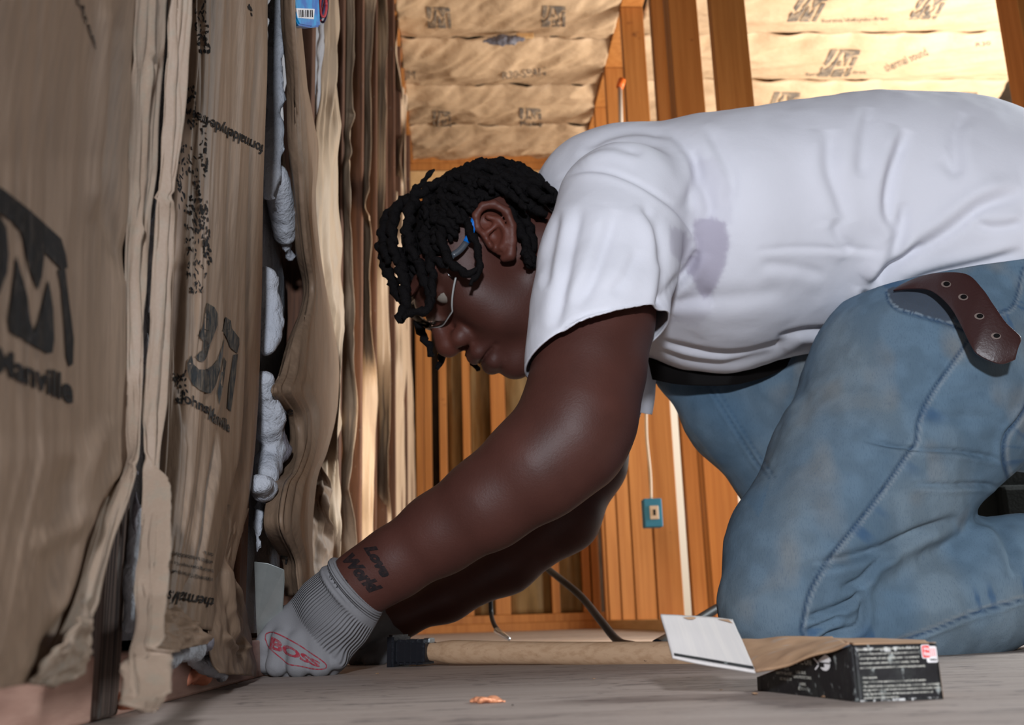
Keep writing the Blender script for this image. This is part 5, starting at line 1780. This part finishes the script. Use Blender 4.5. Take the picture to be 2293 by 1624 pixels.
# lid torn along the side, sloping down to the left and turned up into the white flap
e0 = P(1692, 1507, .665); e1_ = P(1640, 1389, .74)
lid = panel('lid', (P(1692, 1506, .665), cb + upz * 1.0 + np.array((-.0015, 0, .0006)), P(1866, 1431, .70), P(1655, 1432, .735)), CARD, parent=nb_, crumple=.0022, seed=7, nu=30, nv=20)
panel('rear_lid_edge', (cb + upz + np.array((.002, .004, .0)), rb + upz + np.array((-.002, .004, -.0005)), P(2072, 1436, .66), P(1868, 1431, .69)), CARD, parent=nb_, crumple=.0006, seed=8)
panel('white_tab', (P(1800, 1434, .70), P(1880, 1443, .66), P(1868, 1431, .69), P(1800, 1429, .74)), CARD_WHITE, parent=nb_, seed=12)
flp = panel('flap', (P(1506, 1474, .67), e0, e1_, P(1479, 1376, .71)), CARD_WHITE, .0014, nb_, .0006, 9, 40, 24)
bpy.context.view_layer.update()
FB_, SB_, PB_ = bvh_of(fr), bvh_of(sp), bvh_of(flp)
lay('flap_stripe', poly_bm([[(1508, 1466), (1686, 1496), (1688, 1503), (1509, 1472)]]), PB_, CARD_BLACK, nb_, .0012, 40)
lay('torn_notch', poly_bm([[(1528, 1386), (1540, 1391), (1552, 1391), (1558, 1387), (1550, 1385)], [(1605, 1390), (1630, 1391), (1640, 1400), (1628, 1396)]]), PB_, CARD, nb_, .0012, 40)
flb = lambda u, v, s=(0, 0): None


def on_front(body, u0, u1, v0, v1, m=BOX_INK, bold=.01):
    """lettering placed on the front panel by fractions of its width and height"""
    c = [to_px(cb + (rb - cb) * u + upz * v) for u, v in ((u0, v0), (u1, v0), (u1, v1), (u0, v1))]
    return lay('lettering', text_bm(body, c, bold), FB_, m, nb_, .0012, 40)


def on_side(body, u0, u1, v0, v1, m=BOX_INK, bold=.01):
    c = [to_px(lb + (cb - lb) * u + upz * v) for u, v in ((u0, v0), (u1, v0), (u1, v1), (u0, v1))]
    return lay('lettering', text_bm(body, c, bold), SB_, m, nb_, .0012, 40)


for tx, u1, v in (('Galvanizing on fasteners is intended to extend the life of fasteners, but', .78, .885), ('does not eliminate corrosion and / or staining due to various conditions', .77, .805),
                  ('such as high humidity, salt spray, and acidity content of preservatives in', .77, .725), ('the wood (such as cedar, redwood, or man-made materials).  Follow the', .76, .645),
                  ('manufacturer\'s instructions to minimize the potential for staining the materials.', .83, .565)):
    on_front(tx, .05, u1, v, v + .052, bold=.015)
for tx, u1, v in (('- Aviso Importante:', .24, .395), ('- La galvanizacion de los sujetadores es para prolongar la vida del sujetador.', .82, .32), ('- No elimina la corrosion o mancharse debido a las varias condiciones tales como humedad', .97, .25),
                  ('alta, agua salada y contenido de acido de preservativos en la madera (cedro, madera', .98, .18), ('roja). Siga las instrucciones del fabricante para reducir al minimo el', .88, .11), ('potencial para manchar los materiales.', .48, .045)):
    on_front(tx, .06, u1, v, v + .048, bold=.015)


def front_poly(uv, m, lift=.0013, name='logo'):
    return lay(name, poly_bm([[tuple(to_px(cb + (rb - cb) * u + upz * v)) for u, v in uv]]), FB_, m, nb_, lift, 60)


rd = lambda u0, u1, v0, v1: [(u0 + .012, v0), (u1 - .012, v0), (u1, v0 + .02), (u1, v1 - .02), (u1 - .012, v1), (u0 + .012, v1), (u0, v1 - .02), (u0, v0 + .02)]
front_poly(rd(.855, .985, .645, .93), BOX_WHITE, .0014)
front_poly(rd(.80, .905, .72, .96), BOX_WHITE, .0016)
front_poly(rd(.808, .897, .735, .945), RED_INK, .0019)
for tx, v in (('Grip', .845), ('Rite', .765)):
    c = [to_px(cb + (rb - cb) * u + upz * w) for u, w in ((.820, v), (.888, v), (.888, v + .075), (.820, v + .075))]
    lay('lettering', text_bm(tx, c, .03), FB_, BOX_WHITE, nb_, .0023, 60)
for k in range(3):
    front_poly([(.912 + .022 * k, .75), (.918 + .022 * k, .75), (.918 + .022 * k, .90), (.912 + .022 * k, .90)], RED_INK, .0019)
c = [to_px(cb + (rb - cb) * u + upz * w) for u, w in ((.89, .675), (.972, .675), (.972, .72), (.89, .72))]
lay('lettering', text_bm('NAILS', c, .02), FB_, CARD_BLACK, nb_, .0019, 60)
on_side('ATENCION:', .40, .62, .60, .70, BOX_INK, .02)
for tx, u0, u1, v in (('WEAR YOUR', .25, .38, .47), ('SAFETY GLASSES', .235, .41, .38), ('USE NO BODY', .27, .40, .27), ('USE SUS', .45, .55, .42), ('GAFAS PROTECTORAS', .42, .60, .33), ('ABRE', .48, .54, .20), ('EL FONDO', .46, .57, .11)):
    on_side(tx, u0, u1, v, v + .055)
side_px = lambda u, v: tuple(to_px(lb + (cb - lb) * u + upz * v))
lay('warning_icon', poly_bm([[side_px(.745 + .052 * math.cos(t), .64 + .13 * math.sin(t)) for t in np.linspace(0, 2 * math.pi, 20, endpoint=False)],
                             [side_px(.745 + .062 * math.cos(t), .70 + .11 * math.sin(t)) for t in np.linspace(-.1, math.pi + .1, 12)]]), SB_, BOX_WHITE, nb_, .0013, 60)
lay('warning_icon', poly_bm([[side_px(*p) for p in ((.69, .67), (.80, .66), (.80, .64), (.745, .645), (.745, .575), (.70, .575))], ]), SB_, CARD_BLACK, nb_, .0016, 60)
lay('warning_icon', poly_bm([[side_px(*p) for p in ((.64, .73), (.65, .745), (.70, .63), (.69, .615))], [side_px(*p) for p in ((.645, .53), (.655, .515), (.69, .60), (.68, .615))]]), SB_, BOX_WHITE, nb_, .0013, 60)
# scuffed corner where the print is worn to the board
for nm, pts, tgt in (('worn_edge', [(1911, 1452), (1921, 1452), (1934, 1570), (1923, 1571), (1912, 1540), (1906, 1490)], SB_), ('worn_edge', [(1714, 1549), (1760, 1553), (1790, 1551), (1830, 1561), (1880, 1564), (1918, 1571), (1860, 1570), (1780, 1560)], SB_)):
    lay(nm, poly_bm([pts]), tgt, WORN, nb_, .0011, 40)
lay('worn_edge', poly_bm([[(1914, 1452), (1990, 1449), (2096, 1446), (2096, 1450), (2060, 1455), (2040, 1452), (1990, 1460), (1950, 1456), (1918, 1460)], [(1924, 1568), (1960, 1566), (2105, 1560), (2108, 1566), (1926, 1572)]]), FB_, WORN, nb_, .0011, 40)

# ------------------------------------------------------------------ copper sliver, chips, cords, outlet box, tool bag
c0 = PZ(1093, 1570)
cs = ST([(1058, 1571, 5, 0), (1093, 1570, 7, 0), (1128, 1572, 4, 0)][:0] or [(1058, 1572, 5, .62)])
st = np.array([(*PZ(1057, 1571, .0008), .0012), (*PZ(1078, 1570, .0012), .0028), (*PZ(1105, 1570, .001), .0024), (*PZ(1130, 1572, .0006), .0008)])
V, F = sdf_mesh(lambda p: np.maximum(chain(p * (1, 1, 1.0), st * np.array((1, 1, 1, 1)), 2.6, .002) + .0012 * vnoise(p * 300, 2), -(p[:, 2] - .0003)), st[:, :3].min(0) - .012, st[:, :3].max(0) + .012, .0009)
tag(link('copper_sliver', mesh('copper_sliver', V, F), COPPER), 'shiny copper coloured sliver lying on the floor in front of the hammer', 'sliver')
r = random.Random(3)
for i, (x, y, s) in enumerate(((1690, 1553, 7), (1615, 1545, 3), (845, 1508, 4), (1148, 1579, 3), (352, 1588, 4), (530, 1532, 3), (1330, 1520, 3))):
    c = PZ(x, y, .001); k = s * depth(c) / FPX
    bm = bmesh.new()
    bmesh.ops.create_icosphere(bm, subdivisions=1, radius=1.0)
    for v in bm.verts:
        v.co = Vector(c) + Vector((v.co.x * k * r.uniform(.7, 1.6), v.co.y * k * 1.5, max(v.co.z * k * .35, -.0009) * r.uniform(.7, 1.3)))
    where = ('at the front left corner of the nail box', 'below the white box flap', 'right of the grey glove', 'right of the copper sliver', 'by the foot of the paper flange', 'under the torn paper corner left of the glove', 'below the middle of the hammer handle')[i]
    tag(from_bm('wood_chip', bm, CARD if i != 3 else RUBBER), f'tiny {"dark" if i == 3 else "tan"} wood chip on the floor {where}', 'wood chip', 'chips on the floor')


def cord(label, pts, rad, m, cat='cord', name='power_cord'):
    path = catmull(np.array([P(x, y, Y) if Y > 0 else PZ(x, y, -Y) for x, y, Y in pts]), 50)
    return tag(tube(name, path, rad, m, None, sides=12), label, cat)


cord('thick black cord arching down to the floor behind the hammer handle', [(1180, 1235, 2.2), (1240, 1285, 2.0), (1300, 1335, 1.85), (1345, 1390, 1.70), (1384, 1436, 1.60), (1420, 1447, 1.5)], .0065, RUBBER)
c2 = cord('short black cable ending in a metal plug behind the forearm', [(1098, 1340, 1.95), (1100, 1375, 1.95), (1106, 1398, 1.9), (1118, 1416, 1.85)], .0042, RUBBER)
tube('plug', [P(1112, 1412, 1.86), P(1124, 1420, 1.84), P(1140, 1432, 1.80)], [.0055, .005, .003], BRIGHT_STEEL, c2, sides=8)
cord('black hose at the knee behind the white box flap', [(1640, 1345, 1.75), (1590, 1372, 1.7), (1530, 1410, 1.62), (1470, 1444, 1.5)], .0075, RUBBER)

ob = empty('outlet_box', P(1460, 1150, 3.22)); tag(ob, 'blue plastic outlet box nailed to the stud partition under a pale cable', 'outlet box')
oc_ = P(1460, 1150, 3.22)
box('housing', (.056, .05, .088), BLUE_BOX, ob, .003, loc=oc_, axes=AX)
box('receptacle', (.028, .006, .042), WHITE_CORD, ob, .002, loc=oc_ - NY * .027 + NX * .002, axes=AX)
box('slot', (.008, .003, .018), INK, ob, .0005, loc=oc_ - NY * .0305 + NX * .002, axes=AX)
tag(tube('cable', catmull([P(1458, 1122, 3.22), P(1456, 1060, 3.22), P(1448, 980, 3.22), P(1446, 900, 3.22), P(1440, 780, 3.22)], 30), .0045, WHITE_CORD), 'pale cable rising from the blue outlet box', 'cable')
rp = empty('pipe_stub', P(1388, 186, 3.5)); tag(rp, 'orange capped grey pipe standing in the stud partition', 'pipe')
tube('cap', [P(1393, 178, 3.5), P(1388, 196, 3.5)], .014, ORANGE_PL, rp, sides=12)
tube('conduit', [P(1388, 196, 3.5), P(1392, 330, 3.5)], .008, WHITE_CORD, rp, sides=10)

# paper behind the end wall studs
for k, (a, b, nm) in enumerate(((-.055, .022, 'narrow'), (.06, .162, 'middle'), (.235, .432, 'wide'), (.468, .582, 'rightmost'))):
    r_ = empty('insulation_batt', room((a + b) / 2, RY1 + .05, 0))
    tag(r_, f'dim olive brown insulation batt in the {nm} bay of the end wall', 'insulation', 'batts in the end wall')
    nu, nv = 20, 90
    U, Z = np.meshgrid(np.linspace(0, 1, nu), np.linspace(.08, 2.24, nv), indexing='ij')
    rx = a + (b - a) * U
    ry = RY1 + .065 - .02 * np.sin(math.pi * U) + .008 * fbm(uvw(U * 3, Z * 4, k), 70 + k, 3)
    n = math.hypot(1, KW)
    solid(link('kraft_facing', mesh('kraft_facing', np.stack([(rx - KW * ry) / n, (KW * rx + ry) / n, Z], -1).reshape(-1, 3), grid_faces(nu, nv)), BAY, r_), .001)

tb = empty('tool_bag', PZ(2330, 1405)); tag(tb, 'black canvas tool bag standing on the floor behind the person\'s legs', 'bag')
tc_ = room(1.10, 1.93, 0)
box('body', (.42, .22, .40), BAG, tb, .03, loc=tc_ + UP * .20, axes=AX)
box('pocket', (.26, .03, .18), BAG, tb, .01, loc=tc_ + UP * .17 - NY * .115, axes=AX)
tube('carry_strap', catmull([tc_ + NX * -.12 + UP * .40, tc_ + NX * -.08 + UP * .48, tc_ + NX * .08 + UP * .48, tc_ + NX * .12 + UP * .40], 24), .009, BAG, tb, sides=8)
